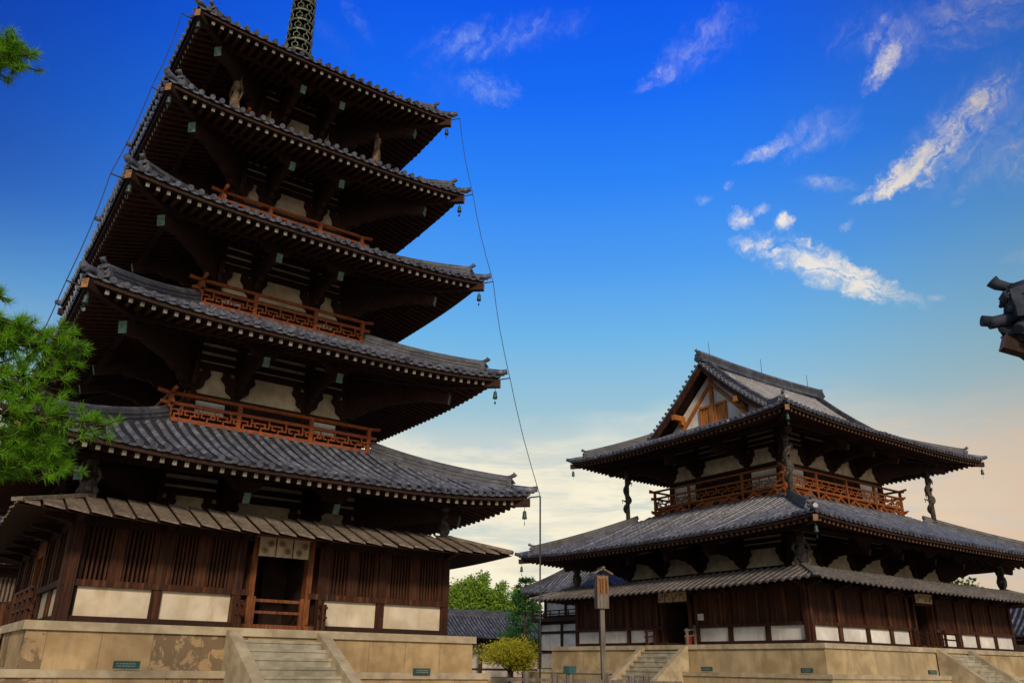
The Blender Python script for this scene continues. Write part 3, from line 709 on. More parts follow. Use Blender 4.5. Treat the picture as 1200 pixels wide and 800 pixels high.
def lean_to_wall(root, side, X, Y, zb, zsill, zt, posts, door, style, panels=True, eave_o=1.3):
    """posts: list of a positions; door: (a0, a1) opening; style 'lattice' or 'planks'"""
    T = SIDES[side]; h, o = dims(side, X, Y)
    wl = MB(T)
    segs = [(-h, door[0]-.14), (door[1]+.14, h)] if door else [(-h, h)]
    for a0, a1 in segs: wl.box(a0+.1, a1-.02, o-.30, o-.22, zb, zt)
    wl_o = wl.build('lean_to_wall', 'soffit_wood' if style == 'lattice' else 'wall_wood', root)
    qz = .006 if side in 'WE' else 0.
    def part(n, m_, *bx):
        mb = MB(lambda x, y, z: T(x, y, z+qz))
        for b in bx: mb.box(*b)
        return mb.build(n, m_, wl_o)
    for a0, a1 in segs:
        part('base_beam', 'old_wood', (a0-.05, a1, o-.2, o+.06, zb-.02, zb+.16))
        part('sill_beam', 'wall_wood', (a0-.06, a1, o-.2, o+.075, zsill-.06, zsill+.09))
        part('head_beam', 'old_wood', (a0-.06, a1, o-.2, o+.05, zt-.22, zt-.02))
    if door: part('head_beam', 'old_wood', (door[0]-.14, door[1]+.14, o-.2, o+.045, zt-.10, zt-.02))
    for p in posts:
        part('wall_post', 'wall_wood', (p-.12, p+.12, o-.2, o+.035, zb, zt-.02))
        mb = MB(T)      # boat-shaped bracket that pokes out below the eave
        mb.prism([(o+.03, zt-.25), (o+.35, zt-.16), (o+.75, zt-.10), (o+.8, zt-.02), (o+.03, zt+.06)], lambda u, v, d, p=p: (p+d, u, v), -.07, .07)
        mb.build('eave_bracket', 'old_wood', wl_o)
    for a, b in zip(posts[:-1], posts[1:]):
        if door and a < (door[0]+door[1])/2 < b: continue
        part('white_panel', 'cream_plaster' if style == 'lattice' else 'plaster', (a+.13, b-.13, o-.2, o-.05, zb+.16, zsill-.06))
        if style == 'lattice':
            mid = (a+b)/2
            part('board_panel', 'slat_wood', (mid-.16, mid+.16, o-.2, o-.02, zsill+.09, zt-.2))
            part('board_panel', 'slat_wood', (a+.12, a+.26, o-.2, o-.03, zsill+.09, zt-.2)); part('board_panel', 'slat_wood', (b-.26, b-.12, o-.2, o-.03, zsill+.09, zt-.2))
            for x0, x1 in ((a+.26, mid-.16), (mid+.16, b-.26)):
                mb = MB(T); n = max(3, int(round((x1-x0)/.105)))
                for i in range(n):
                    c = x0+(x1-x0)*(i+.5)/n; mb.box(c-.024, c+.024, o-.13, o-.075, zsill+.09, zt-.2)
                mb.build('lattice_window', 'slat_wood', wl_o)
        else:
            mb = MB(T); n = max(3, int(round((b-a-.26)/.30)))
            for i in range(n):
                x0 = a+.13+(b-a-.26)*i/n; x1 = a+.13+(b-a-.26)*(i+1)/n
                mb.box(x0+.006, x1-.006, o-.2, o-.075-.03*(i % 2)*random.random(), zsill+.09, zt-.2)
            for zz in (zsill+.45, (zsill+zt)/2+.2): mb.box(a+.12, b-.12, o-.1, o-.03, zz, zz+.06) if style == 'doors' else None
            mb.build('plank_panel', 'wall_wood', wl_o)
    if door:
        d0, d1 = door
        fr = MB(T)
        for x0, x1 in ((d0-.16, d0), (d1, d1+.16)): fr.box(x0, x1, o-.25, o+.06, zb-.02, zt-.05)
        fr.box(d0-.16, d1+.16, o-.25, o+.05, zb+1.98 if zt-zb > 2.2 else zt-.3, zt-.1)
        f_o = fr.build('door_frame', 'jamb_wood' if style == 'lattice' else 'wall_wood', wl_o)
        mb = MB(T); mb.box(d0-.3, d1+.3, o-.25, o+.16, zb-.03, zb+.13); mb.build('threshold', 'jamb_wood' if style == 'lattice' else 'wall_wood', wl_o)
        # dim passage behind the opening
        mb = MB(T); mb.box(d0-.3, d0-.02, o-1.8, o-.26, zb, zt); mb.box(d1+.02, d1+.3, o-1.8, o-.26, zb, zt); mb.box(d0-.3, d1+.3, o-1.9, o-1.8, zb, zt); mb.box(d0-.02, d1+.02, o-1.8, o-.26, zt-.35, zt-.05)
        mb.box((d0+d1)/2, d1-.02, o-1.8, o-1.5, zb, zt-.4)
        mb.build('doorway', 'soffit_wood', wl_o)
        if style == 'lattice':
            mb = MB(T)
            mb.box(d0, d1, o-.1, o-.04, zb+.42, zb+.49); mb.box(d0, d1, o-.1, o-.04, zb+.72, zb+.80)
            for x in (d0+.04, d1-.04): mb.box(x-.05, x+.05, o-.13, o-.0, zb+.12, zb+.86)
            mb.build('door_bar', 'jamb_wood', wl_o)
    return wl_o

def stairs(root, side, X, Y, ztop, width, run, centre=0., name='staircase', n=None):
    T = SIDES[side]; h, o = dims(side, X, Y); n = n or max(6, int(round(ztop/.235)))
    mb = MB(T)
    for i in range(n):
        z1 = ztop-(i+1)*ztop/(n+.0)+ztop/n*0-.0
        z1 = ztop*(1-(i+1)/(n+1)); x0 = o+run*i/n; x1 = o+run*(i+1)/n
        j = random.uniform(-.006, .006)
        mb.box(centre-width/2, centre+width/2, x0+.002, x1+.03+j, 0, z1+j)
        mb.box(centre-width/2, centre+width/2, x1+.031, x1+.055+j, z1-.07, z1+j)
    st = mb.build(name, 'stair_stone', root)
    for sg in (-1, 1):
        mb = MB(T); c = centre+sg*(width/2+.16)
        prof = [(o+.03, 0), (o+.03, ztop+.02), (o+.12, ztop+.02), (o+run+.35, .32), (o+run+.62, .30), (o+run+.62, 0)]
        mb.prism(prof, lambda u, v, d: (c+d, u, v), -.15, .15); mb.build('cheek_stone', 'coping_stone', st)
    return st

def podium(root, X, Y, zt, X2, Y2, z2, stone):
    mb = MB(); mb.box(-X+.05, X-.05, -Y+.05, Y-.05, z2-.1, zt-.2)
    pd = mb.build('podium', stone, root)
    mb = MB(); mb.box(-X-.03, X+.03, -Y-.03, Y+.03, zt-.20, zt); mb.build('coping', 'coping_stone', pd)
    mb = MB(); mb.box(-X2+.06, X2-.06, -Y2+.06, Y2-.06, .25, z2-.17); mb.build('plinth_wall', stone, pd)
    mb = MB(); mb.box(-X2, X2, -Y2, Y2, z2-.17, z2); mb.build('plinth_coping', 'coping_stone', pd)
    mb = MB(); mb.box(-X2-.12, X2+.12, -Y2-.12, Y2+.12, 0, .25); mb.build('footing', 'stair_stone', pd)
    return pd

# ------------------------------------------------------------------ loose things
bell_proto = None
def wind_bell(loc, label, s=1., group='bronze wind bells hung under the roof corners'):
    global bell_proto
    if bell_proto is None:
        t = thing('wind_bell', label, 'bell', loc, 0, group)
        mb = MB(); mb.lathe((0,0,-.52), [(.10,0), (.105,.05), (.085,.14), (.08,.25), (.065,.31), (.02,.34)], 12); mb.build('bell_body', 'bell_bronze', t)
        mb = MB(); mb.tube([(0,0,-.19), (0,0,0)], .012, 6); mb.build('hanger', 'iron', t)
        mb = MB(); mb.tube([(0,0,-.50), (0,0,-.66)], .008, 6); mb.box(-.05, .05, -.004, .004, -.78, -.66); mb.build('clapper', 'bell_bronze', t)
        bell_proto = t
    else:
        t = copy_tree(bell_proto); t.location = loc; t['label'] = label; t['group'] = group
    t.scale = (s, s, s); t.rotation_euler = (0, 0, random.uniform(0, 3))
    return t

def curtain(name, label, loc, rz, width, drop, n, crest_r, cat='curtain'):
    t = thing(name, label, cat, loc, rz)
    g = .04
    for i in range(n):
        x0 = -width/2+i*width/n+g/2; x1 = -width/2+(i+1)*width/n-g/2
        mb = MB(); K = 8; prev = None
        for k in range(K+1):
            x = x0+(x1-x0)*k/K; y = .025*math.sin(k*1.5+i)-.01
            c = [mb.P((x, y*(j/2), -drop*j/2)) for j in range(3)]+[mb.P((x, y*(j/2)+.012, -drop*j/2)) for j in (2, 1, 0)]
            if prev:
                for j in range(6): mb.F((prev[j], c[j], c[(j+1) % 6], prev[(j+1) % 6]))
            prev = c
        cl_ = mb.build('cloth_panel', 'cloth', t)
        for (fx, fz) in ((.30, .30), (.68, .68)) if i % 2 else ((.68, .34), (.32, .70)):
            mb = MB(); cx = x0+(x1-x0)*fx; cz = -drop*fz
            for rr0, rr1 in ((crest_r*.72, crest_r), (0.0, crest_r*.5)):
                m_ = 16
                a = [mb.P((cx+rr1*math.cos(2*math.pi*k/m_), -.045, cz+rr1*math.sin(2*math.pi*k/m_))) for k in range(m_)]
                if rr0: b = [mb.P((cx+rr0*math.cos(2*math.pi*k/m_), -.045, cz+rr0*math.sin(2*math.pi*k/m_))) for k in range(m_)]
                if rr0:
                    for k in range(m_): mb.F((a[k], a[(k+1) % m_], b[(k+1) % m_], b[k]))
                else: mb.F(a)
            mb.build('crest', 'crest_print', cl_, recalc=False)
    mb = MB(); mb.tube([(-width/2-.08,.01,.02), (width/2+.08,.01,.02)], .022, 8); mb.build('curtain_rod', 'amber_wood', t)
    return t

def plaque(loc, rz, w_, h, label):
    t = thing('info_plaque', label, 'plaque', loc, rz, 'green plaques on the stone podiums')
    mb = MB(); mb.box(-w_/2, w_/2, -.03, .03, 0, h); mb.build('plate', 'plaque_green', t)
    mb = MB()
    for j in range(2):
        x = -w_/2+.06
        while x < w_/2-.1:
            ww = random.uniform(.025, .06); mb.box(x, x+ww, -.036, -.031, h*(.28+.3*j), h*(.28+.3*j)+h*.14); x += ww+.02
    mb.build('lettering', 'plaque_ink', t)
    return t

def carved_post(root, p, q, r, matn, kind, name):
    """corner support: a round post with a carved creature wound about it"""
    P, Q = Vector(p), Vector(q); mb = MB()
    H = (Q-P).length
    if kind == 'dragon':
        mb.tube([tuple(P), tuple(P.lerp(Q, .5)), tuple(Q)], [r*.62, r*.62, r*.62], 10)
        pts = []; rad = []; n = 44
        for i in range(n+1):
            t = i/n; a = t*2*math.pi*2.3
            pts.append(tuple(P.lerp(Q, .14+.80*t)+Vector((math.cos(a), math.sin(a), 0))*r*(.72+.15*math.sin(t*9)))); rad.append(r*(.18+.42*math.sin(math.pi*min(1, t*1.08))**.7))
        mb.tube(pts, rad, 8)
        for t, a in ((.25, .5), (.42, 2.4), (.6, 4.2), (.75, 5.8), (.33, 3.9), (.52, 1.2)):   # legs and fins
            c = P.lerp(Q, t); d = Vector((math.cos(a), math.sin(a), 0))
            mb.tube([tuple(c+d*r*.6), tuple(c+d*r*1.5+Vector((0,0,.08))), tuple(c+d*r*1.35+Vector((0,0,-.12)))], [r*.3, r*.2, r*.1], 6)
        c = P.lerp(Q, .86); mb.blob(tuple(c+Vector((-.6,-.6,0))*r), r*.75, r*.75, r*.6, 8, jit=.12)
        mb.tube([tuple(c+Vector((-.7,-.7,-.1))*r), tuple(c+Vector((-1.6,-1.5,-.6))*r)], [r*.45, r*.2], 7)
        mb.blob(tuple(P+Vector((0,0,H*.02))), r*.95, r*.95, r*.3, 10)
    else:
        mb.blob(tuple(P.lerp(Q, .30)), r*1.05, r*1.05, H*.30, 10, jit=.12)
        mb.blob(tuple(P.lerp(Q, .68)), r*.95, r*.95, H*.20, 10, jit=.14)
        mb.blob(tuple(P.lerp(Q, .88)), r*.8, r*.8, H*.14, 10, jit=.1)
        for sg in (-1, 1):
            d = Vector((.7*sg, -.7*sg, 0)) if P.x*P.y > 0 else Vector((.7*sg, .7*sg, 0))
            mb.tube([tuple(P.lerp(Q, .72)+d*r*.8), tuple(P.lerp(Q, .5)+d*r*1.5), tuple(P.lerp(Q, .32)+d*r*.9)], [r*.32, r*.26, r*.22], 7)
            mb.tube([tuple(P.lerp(Q, .3)+d*r*.6), tuple(P.lerp(Q, .14)+d*r*1.3), tuple(P+d*r*.9)], [r*.4, r*.34, r*.3], 7)
        mb.box(P.x-r, P.x+r, P.y-r, P.y+r, P.z-.06, P.z+.05)
    return mb.build(name, matn, root)

# ================================================================== ground
def grid_sheet(name, x0, x1, y0, y1, z, nx, ny, matn, bumpy=0.):
    mb = MB(); I = [[mb.P((x0+(x1-x0)*i/nx, y0+(y1-y0)*j/ny, z+random.uniform(-bumpy, bumpy))) for j in range(ny+1)] for i in range(nx+1)]
    for i in range(nx):
        for j in range(ny): mb.F((I[i][j], I[i+1][j], I[i+1][j+1], I[i][j+1]), 0, True)
    return structure(mb.build(name, matn, recalc=False))
grid_sheet('ground', -500, 500, -500, 500, 0, 4, 4, 'sand')

# ================================================================== the pagoda
pagoda = thing('pagoda', 'tall five-storey dark timber pagoda with grey tiled roofs on a tan stone podium', 'pagoda', (0,0,0))
ZP = 2.38
pp = podium(pagoda, 6.12, 6.12, ZP, 6.48, 6.48, 1.34, 'podium_stone')
stairs(pagoda, 'S', 6.12, 6.12, 2.30, 2.16, 3.65, -.17)
stairs(pagoda, 'W', 6.12, 6.12, 2.30, 2.16, 3.65, 0)
POSTS = [-5.4, -3.24, -1.2, 1.22, 3.15, 5.4]
for s_ in 'SW':
    lean_to_wall(pagoda, s_, 5.4, 5.4, ZP, 3.30, 4.92, POSTS, (-.74, .74), 'lattice')
for s_ in 'NE':
    T = SIDES[s_]; mb = MB(T); mb.box(-5.1, 5.1, 5.0, 5.18, ZP, 4.9); mb.build('lean_to_wall', 'wall_wood', pagoda)
lean_to_roof(pagoda, 6.93, 6.93, 4.70, .13, 5.32, 5.32, 5.36, .52, 'boards', 5.4, 5.4)
# handrails either side of the door step
for s_ in 'SW':
    for sg in (-1, 1):
        mb = MB(SIDES[s_]); c = sg*1.18-.06
        for o_, hh in ((5.62, .86), (6.0, .70)): mb.box(c-.05, c+.05, o_-.05, o_+.05, ZP, ZP+hh)
        for zz in (.36, .62): mb.beam((c, 5.5, ZP+zz+.06), (c, 6.18, ZP+zz-.02), .06, .07)
        mb.build('step_rail', 'wall_wood', pagoda)
if True:
    T = SIDES['W']
    mb = MB(T)
    for a in (1.6, 2.6, 3.6, 4.6): mb.box(a-.05, a+.05, 5.95, 6.05, ZP, ZP+.80)
    for zz in (.30, .55, .78): mb.box(1.4, 4.9, 5.97, 6.03, ZP+zz, ZP+zz+.06)
    mb.build('platform_rail', 'wall_wood', pagoda)

PR = [  # half eave, corner z, lift, half top, top z, wall half, storey floor, inner column
    (7.33, 6.81, .40, 3.38, 8.24, 3.21, 5.0, 1.35, 2.15),
    (6.58, 10.92, .32, 2.98, 12.32, 2.65, 8.24, 1.20, 2.35),
    (6.10, 14.67, .28, 2.74, 15.92, 2.30, 12.32, 1.08, 2.20),
    (5.48, 18.44, .22, 2.36, 19.58, 1.98, 15.92, .93, 2.10),
    (5.01, 22.05, .18, .45, 24.75, 1.65, 19.58, .78, 2.00)]
raf = MB()
for i, (r, zc, lift, t, zt, wh, zf, ic, purl) in enumerate(PR):
    rf = Roof(r, r, zc, lift, t, t, zt, .22 if i < 4 else .3, .26, .25 if i < 4 else .27, wh, wh)
    build_roof(pagoda, rf, .335, .082, .30, (.105, .12), 'S' if i < 2 else (), raf_stuff=raf, ridge_stop=.88, ogre=(.42,.46), ridge_w=.28, ridge_h=.34)
    e = zc-lift
    wall_storey(pagoda, 'storey', wh, wh, zf, e, [-wh, -ic, ic, wh], [-wh, -ic, ic, wh], purl, sides='SW', k=.95 if i < 2 else .8 if i < 4 else .66, low_panels=(0 < i < 4))
o = raf.build('rafters', ['rafter_wood', 'rafter_end'], pagoda); o['kind'] = 'stuff'
for (b, z0, ic, mt) in ((3.30, 8.24, 1.2, 'vermilion'), (2.89, 12.32, 1.08, 'vermilion'), (2.65, 15.90, .95, 'vermilion'), (2.25, 19.58, .8, 'vermilion')):
    balcony(pagoda, b, b, z0, .88, [-b, -ic, ic, b], [-b, -ic, ic, b], mt, sides='SW')
for sx, sy in ((-1,-1), (1,-1), (-1,1)):
    carved_post(pagoda, (sx*5.32, sy*5.32, 5.40), (sx*5.32, sy*5.32, 6.42), .20, 'grey_carving', 'creature', 'corner_figure')
    carved_post(pagoda, (sx*2.85, sy*2.85, 19.75), (sx*2.85, sy*2.85, 21.85), .16, 'carved_wood', 'creature', 'corner_figure')
# finial
fb = MB(); fb.box(-.62, .62, -.62, .62, 24.55, 25.2); fb.box(-.7, .7, -.7, .7, 25.15, 25.25)
fb.lathe((0,0,25.25), [(.5,0), (.55,.18), (.42,.38), (.24,.45), (.2,.6)], 16)
fb.tube([(0,0,25.5), (0,0,33.6)], [.13, .06], 10); fb.lathe((0,0,33.5), [(.03,0), (.16,.15), (.16,.3), (.03,.55)], 12)
fin = fb.build('finial', 'finial_bronze', pagoda)
for k in range(9):
    z = 25.95+.56*k; rr = .56-.016*k
    mb = MB(); n = 20
    mb.lathe((0,0,z), [(rr-.035,-.035), (rr+.03,-.035), (rr+.03,.045), (rr-.035,.045), (rr-.035,-.035)], 20, sm=False)
    mb.lathe((0,0,z), [(.15,-.10), (.22,-.04), (.22,.05), (.15,.12)], 12)
    for j in range(8):
        a = 2*math.pi*j/8; mb.beam((.16*math.cos(a), .16*math.sin(a), z), (rr*math.cos(a), rr*math.sin(a), z), .035, .05)
        # little leaf scrolls standing on the ring
        c, s2 = math.cos(a+.2), math.sin(a+.2); rm = rr+.0
        for q in (-1, 1):
            mb.tube([(c*rm-s2*q*.02, s2*rm+c*q*.02, z+.05), (c*rm-s2*q*.13, s2*rm+c*q*.13, z+.16), (c*rm-s2*q*.12, s2*rm+c*q*.12, z+.30), (c*rm-s2*q*.015, s2*rm+c*q*.015, z+.36), (c*rm, s2*rm, z+.50)], .024, 5)
    mb.build('ring', 'finial_bronze', fin)

bl = ['bottom', 'second', 'third', 'fourth', 'top']
for i, (r, zc, *_) in enumerate(PR):
    for sx, sy, nm in ((-1,-1,'left near'), (1,-1,'right'), (-1,1,'left far')):
        if (sx, sy) == (-1, 1) and i < 1: pass
        wind_bell((sx*(r-.14), sy*(r-.14), zc-.44), 'bronze wind bell under the %s corner of the %s pagoda roof' % (nm, bl[i]), .78)

# lightning cables with their short brackets
def cable(label, pts, name='lightning_cable', rad=.016):
    mb = MB(); mb.tube(pts, rad, 6)
    return mb, name, label
for sx, lab in ((1, 'thin dark cable dropping past the right roof corners to the ground'), (-1, 'thin dark cable stretched past the left roof corners of the pagoda')):
    mb = MB(); pts = []
    for i in range(4, -1, -1):
        r, zc = PR[i][0], PR[i][1]; p = (sx*(r+.22), -(r+.22), zc-.12)
        if sx < 0: p = (-(r+.36), -(r-1.0 if False else r-.6), zc-.15)
        pts.append(p)
        q = (sx*(r-.05), -(r-.05), zc-.16) if sx > 0 else (-(r-.05), -(r-.6), zc-.2)
        mb.tube([q, p], .022, 6)
        if i:
            r2, z2 = PR[i-1][0], PR[i-1][1]; n = (sx*(r2+.22), -(r2+.22), z2-.12) if sx > 0 else (-(r2+.36), -(r2-.6), z2-.15)
            a, b = Vector(p), Vector(n)
            for j in (1, 2, 3):
                t = j/4; s3 = math.sin(math.pi*t)*.05
                pts.append(tuple(a.lerp(b, t)+Vector((-sx*s3, s3*.6, -s3*.3))))
    mb.tube(pts, .013, 6)
    if sx > 0:
        x, y, z = pts[-1]; mb.tube([(x, y, z), (x, y, 0)], .026, 8)
    else:
        x, y, z = pts[-1]; mb.tube([(x, y, z), (x-.1, y, 0)], .02, 8)
    tag(mb.build('lightning_cable', 'iron'), lab, 'cable')

curtain('door_curtain', 'cream cloth curtain with round crests over the pagoda doorway', (-.05, -5.56, 4.82), 0, 1.50, .52, 3, .085)
plaque((-3.9, -6.53, 1.37), 0, .58, .17, 'green plaque at the foot of the pagoda podium left of its stairs')
plaque((4.05, -6.53, 1.30), 0, .54, .16, 'green plaque at the foot of the pagoda podium right of its stairs')

# ================================================================== the main hall
KX, KY = 31.875, 1.244
hall = thing('temple_hall', 'two-storey timber temple hall with a tiled hip-and-gable roof and white lower panels', 'temple hall', (KX, KY, 0))
ZK = 2.60
podium(hall, 9.97, 8.86, ZK, 10.5, 9.4, 1.43, 'clean_stone')
stairs(hall, 'W', 9.97, 8.86, 2.52, 2.55, 2.95, -.02)
stairs(hall, 'S', 9.97, 8.86, 2.52, 2.55, 2.95, 0)
W_, D_ = 9.03, 7.62
lean_to_wall(hall, 'W', W_, D_, ZK, 3.42, 5.15, [-7.62, -5.62, -3.42, -1.35, 1.35, 3.35, 5.45, 7.62], (-.85, .85), 'planks')
lean_to_wall(hall, 'S', W_, D_, ZK, 3.42, 5.15, [-9.03, -6.85, -4.75, -2.85, -1.2, 1.5, 3.35, 5.1, 7.0, 9.03], (-.6, .9), 'planks')
for s_ in 'NE':
    hh, oo = dims(s_, W_, D_); mb = MB(SIDES[s_]); mb.box(-hh+.33, hh-.33, oo-.3, oo-.21, ZK, 5.15); mb.build('lean_to_wall', 'wall_wood', hall)
lean_to_roof(hall, 10.92, 9.5, 4.98, .12, 9.15, 7.74, 5.74, .40, 'battens', W_, D_)
LR = Roof(11.38, 10.13, 7.60, .28, 5.55, 4.75, 9.80, .18, .26, .25, 7.0, 5.4)
raf = MB()
build_roof(hall, LR, .33, .082, .30, (.105, .12), 'W', raf_stuff=raf, ridge_w=.30, ridge_h=.30, ogre=(.46,.46), ridge_stop=.90, limit=100, tip='rafter_tip', ridge_top=.90)
CX1 = [-7.0, -4.3, -1.5, 1.5, 4.3, 7.0]; CY1 = [-5.4, -2.75, 0, 2.75, 5.4]
wall_storey(hall, 'storey', 7.0, 5.4, 5.6, LR.z0, CX1, CY1, 2.3, sides='SW', k=1.0, low_panels=False, endm='old_wood')
UX, UY = 4.68, 3.88
UR = Roof(9.19, 7.89, 13.20, .26, 5.55, 4.30, 14.40, .1, .26, .25, UX, UY)
ur = build_roof(hall, UR, .33, .082, .30, (.105, .12), (), raf_stuff=raf, ridge_w=.30, ridge_h=.36, ogre=(.44,.48), ridge_stop=.82, sides='SWNE', tip='rafter_tip')
o = raf.build('rafters', ['rafter_wood', 'rafter_tip'], hall); o['kind'] = 'stuff'
wall_storey(hall, 'storey', UX, UY, 10.0, UR.z0, [-4.68, -2.35, 0, 2.35, 4.68], [-3.88, -1.75, 1.75, 3.88], 2.3, sides='SW', k=1.0, endm='old_wood')
balcony(hall, 5.38, 4.58, 9.74, 1.55, [-5.38, -2.7, 0, 2.7, 5.38], [-4.58, -1.9, 1.9, 4.58], 'balcony_wood', sides='SWNE', band=.50)

# upper gable roof
GX, RZ, FZ, FY = 5.88, 18.12, 14.36, 4.40
def gz(v):      # v: 0 foot .. 1 ridge, slightly hollow slope
    return FZ+(RZ-FZ)*(.80*v+.20*v*v)
gr = MB()
for sg in (-1, 1):
    N = 12; n = int(2*GX/.33); sp = 2*GX/n; prev = None
    for k in range(2*n+1):
        x = -GX+sp*k/2; dip = 0 if k % 2 == 0 else -.045
        idx = [gr.P((x, sg*FY*(1-j/N), gz(j/N)+dip)) for j in range(N+1)]
        if prev:
            for j in range(N): gr.F((prev[j], idx[j], idx[j+1], prev[j+1]), 1)
        prev = idx
    gr.T = (lambda sg: (lambda a, o, z: (a, sg*o, z)))(sg)
    for k in range(n+1):
        x = max(-GX+.07, min(GX-.07, -GX+sp*k))
        half_row(gr, [(x, FY*(1-j/16), gz(j/16)+.015) for j in range(17)], .082, 5, .84, True)
    gr.T = lambda x, y, z: (x, y, z)
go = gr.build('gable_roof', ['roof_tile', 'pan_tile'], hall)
for ex_ in (-1, 1):
    for sg in (-1, 1):
        # verge: short rows of round tiles lying crosswise, their discs look out of the gable
        mb = MB()
        for j in range(17):
            v = (j+.4)/17.4; y = sg*FY*(1-v); z = gz(v)+.05
            mb.tube([(ex_*(GX-.42), y, z+.10), (ex_*(GX+.10), y, z+.02)], .088, 8)
        for j in range(16):
            v0, v1 = j/16, (j+1)/16
            q = [(ex_*(GX-.45), sg*FY*(1-v0), gz(v0)-.02), (ex_*(GX+.05), sg*FY*(1-v0), gz(v0)-.05), (ex_*(GX+.05), sg*FY*(1-v1), gz(v1)-.05), (ex_*(GX-.45), sg*FY*(1-v1), gz(v1)-.02)]
            mb.hexa([(a, b, c-.03) for a, b, c in q]+[(a, b, c+.05) for a, b, c in q])
        mb.build('verge_tiles', 'roof_tile', go)
        # descending ridge a little way in from the verge
        path = [(ex_*(GX-.62), sg*FY*(1-v), gz(v)+.03) for v in (.97, .8, .6, .4, .2, .02)]
        ridge(go, path, .26, .30, 'descending_ridge', True, (.36,.42))
        # barge board
        mb = MB()
        for j in range(10):
            v0, v1 = j/10, (j+1)/10; q = []
            for x in (ex_*(GX-.16), ex_*(GX-.06)):
                for v, dz in ((v0, -.46), (v1, -.46), (v1, -.08), (v0, -.08)): q.append((x, sg*FY*(1-v)*1.0, gz(v)+dz))
            mb.hexa([q[0], q[1], q[2], q[3], q[4], q[5], q[6], q[7]])
        mb.build('barge_board', 'wall_wood', go)
        # boarding under the verge
        mb = MB()
        for j in range(10):
            v0, v1 = j/10, (j+1)/10
            mb.quad((ex_*(GX-.1), sg*FY*(1-v0), gz(v0)-.14), (ex_*(GX-.1), sg*FY*(1-v1), gz(v1)-.14), (ex_*(GX-1.4), sg*FY*(1-v1), gz(v1)-.14), (ex_*(GX-1.4), sg*FY*(1-v0), gz(v0)-.14))
        mb.build('verge_boarding', 'soffit_wood', go)
    # gable wall with its timbers
    gx = GX-.95; F_ = lambda u, v, d, ex_=ex_, gx=gx: (ex_*(gx+d), u, v)
    base = 14.25
    mb = MB(); mb.prism([(-3.8, base), (3.8, base), (0, 17.74)], F_, -.08, 0.); gw = mb.build('gable_wall', 'plaster', hall)
    for sg in (-1, 1):
        mb = MB(); mb.prism([(sg*.06, 17.12), (sg*.06, 16.86), (sg*2.62, base), (sg*2.88, base)], F_, .0, .14); mb.build('gable_brace', 'amber_wood', gw)
    mb = MB(); mb.prism([(-.10, base), (.10, base), (.10, 17.35), (-.10, 17.35)], F_, .0, .16); mb.build('gable_post', 'amber_wood', gw)
    for u0, u1 in ((-.92, -.20), (.20, .92)):
        mb = MB()
        mb.prism([(u0-.08, 15.62), (u1+.06, 15.62), (u1+.06, 15.76), (u0-.08, 15.76)], F_, .0, .15)
        for a, b in ((u0-.08, u0+.06), (u1-.06, u1+.06)): mb.prism([(a, base), (b, base), (b, 15.62), (a, 15.62)], F_, .0, .13)
        dr = mb.build('gable_door', 'amber_wood', gw)
        mb = MB(); mb.prism([(u0+.06, base), (u1-.06, base), (u1-.06, 15.62), (u0+.06, 15.62)], F_, .01, .05); mb.build('door_leaf', 'amber_wood', dr)
    for y_ in (-2.3, 2.3):
        mb = MB(); zz = gz(1-abs(y_)/FY)-.62
        mb.beam((ex_*(GX-.02), y_, zz), (ex_*(gx-.1), y_, zz), .26, .30)
        mb.prism([(ex_*(gx), zz-.15), (ex_*(gx+.4), zz-.15), (ex_*(gx+.3), zz-.35), (ex_*(gx+.12), zz-.45), (ex_*(gx), zz-.6)], lambda u, v, d, y_=y_: (u, y_+d, v), -.12, .12)
        mb.build('gable_purlin', 'amber_wood', gw)
ridge(hall, [(0, 0, RZ+.05), (-2.9, 0, RZ+.09), (-GX-.02, 0, RZ+.20)], .42, .44, 'main_ridge', True, (.50,.50))
ridge(hall, [(0, 0, RZ+.055), (2.9, 0, RZ+.09), (GX+.02, 0, RZ+.20)], .42, .44, 'main_ridge', True, (.50,.50))
for x in (-4.9, -.1, 4.6):
    mb = MB(); mb.tube([(x, 0, RZ+.4), (x, 0, RZ+1.55)], [.022, .012], 6); mb.build('lightning_rod', 'iron', hall)
for sx, sy in ((-1,-1), (1,-1), (-1,1)):
    carved_post(hall, (sx*6.55, sy*5.72, 9.45), (sx*6.55, sy*5.72, 12.62), .21, 'grey_carving', 'dragon', 'dragon_post')
    carved_post(hall, (sx*9.0, sy*7.6, 5.82), (sx*9.0, sy*7.6, 7.25), .24, 'grey_carving', 'creature', 'corner_figure')
for (X_, Y_, zc, nm) in ((11.38, 10.13, 7.60, 'lower'), (9.19, 7.89, 13.20, 'upper')):
    for sx, sy, c in ((-1,-1,'near'), (1,-1,'right'), (-1,1,'left')):
        wind_bell((KX+sx*(X_-.14), KY+sy*(Y_-.14), zc-.44), 'bronze wind bell under the %s corner of the %s hall roof' % (c, nm), .88)
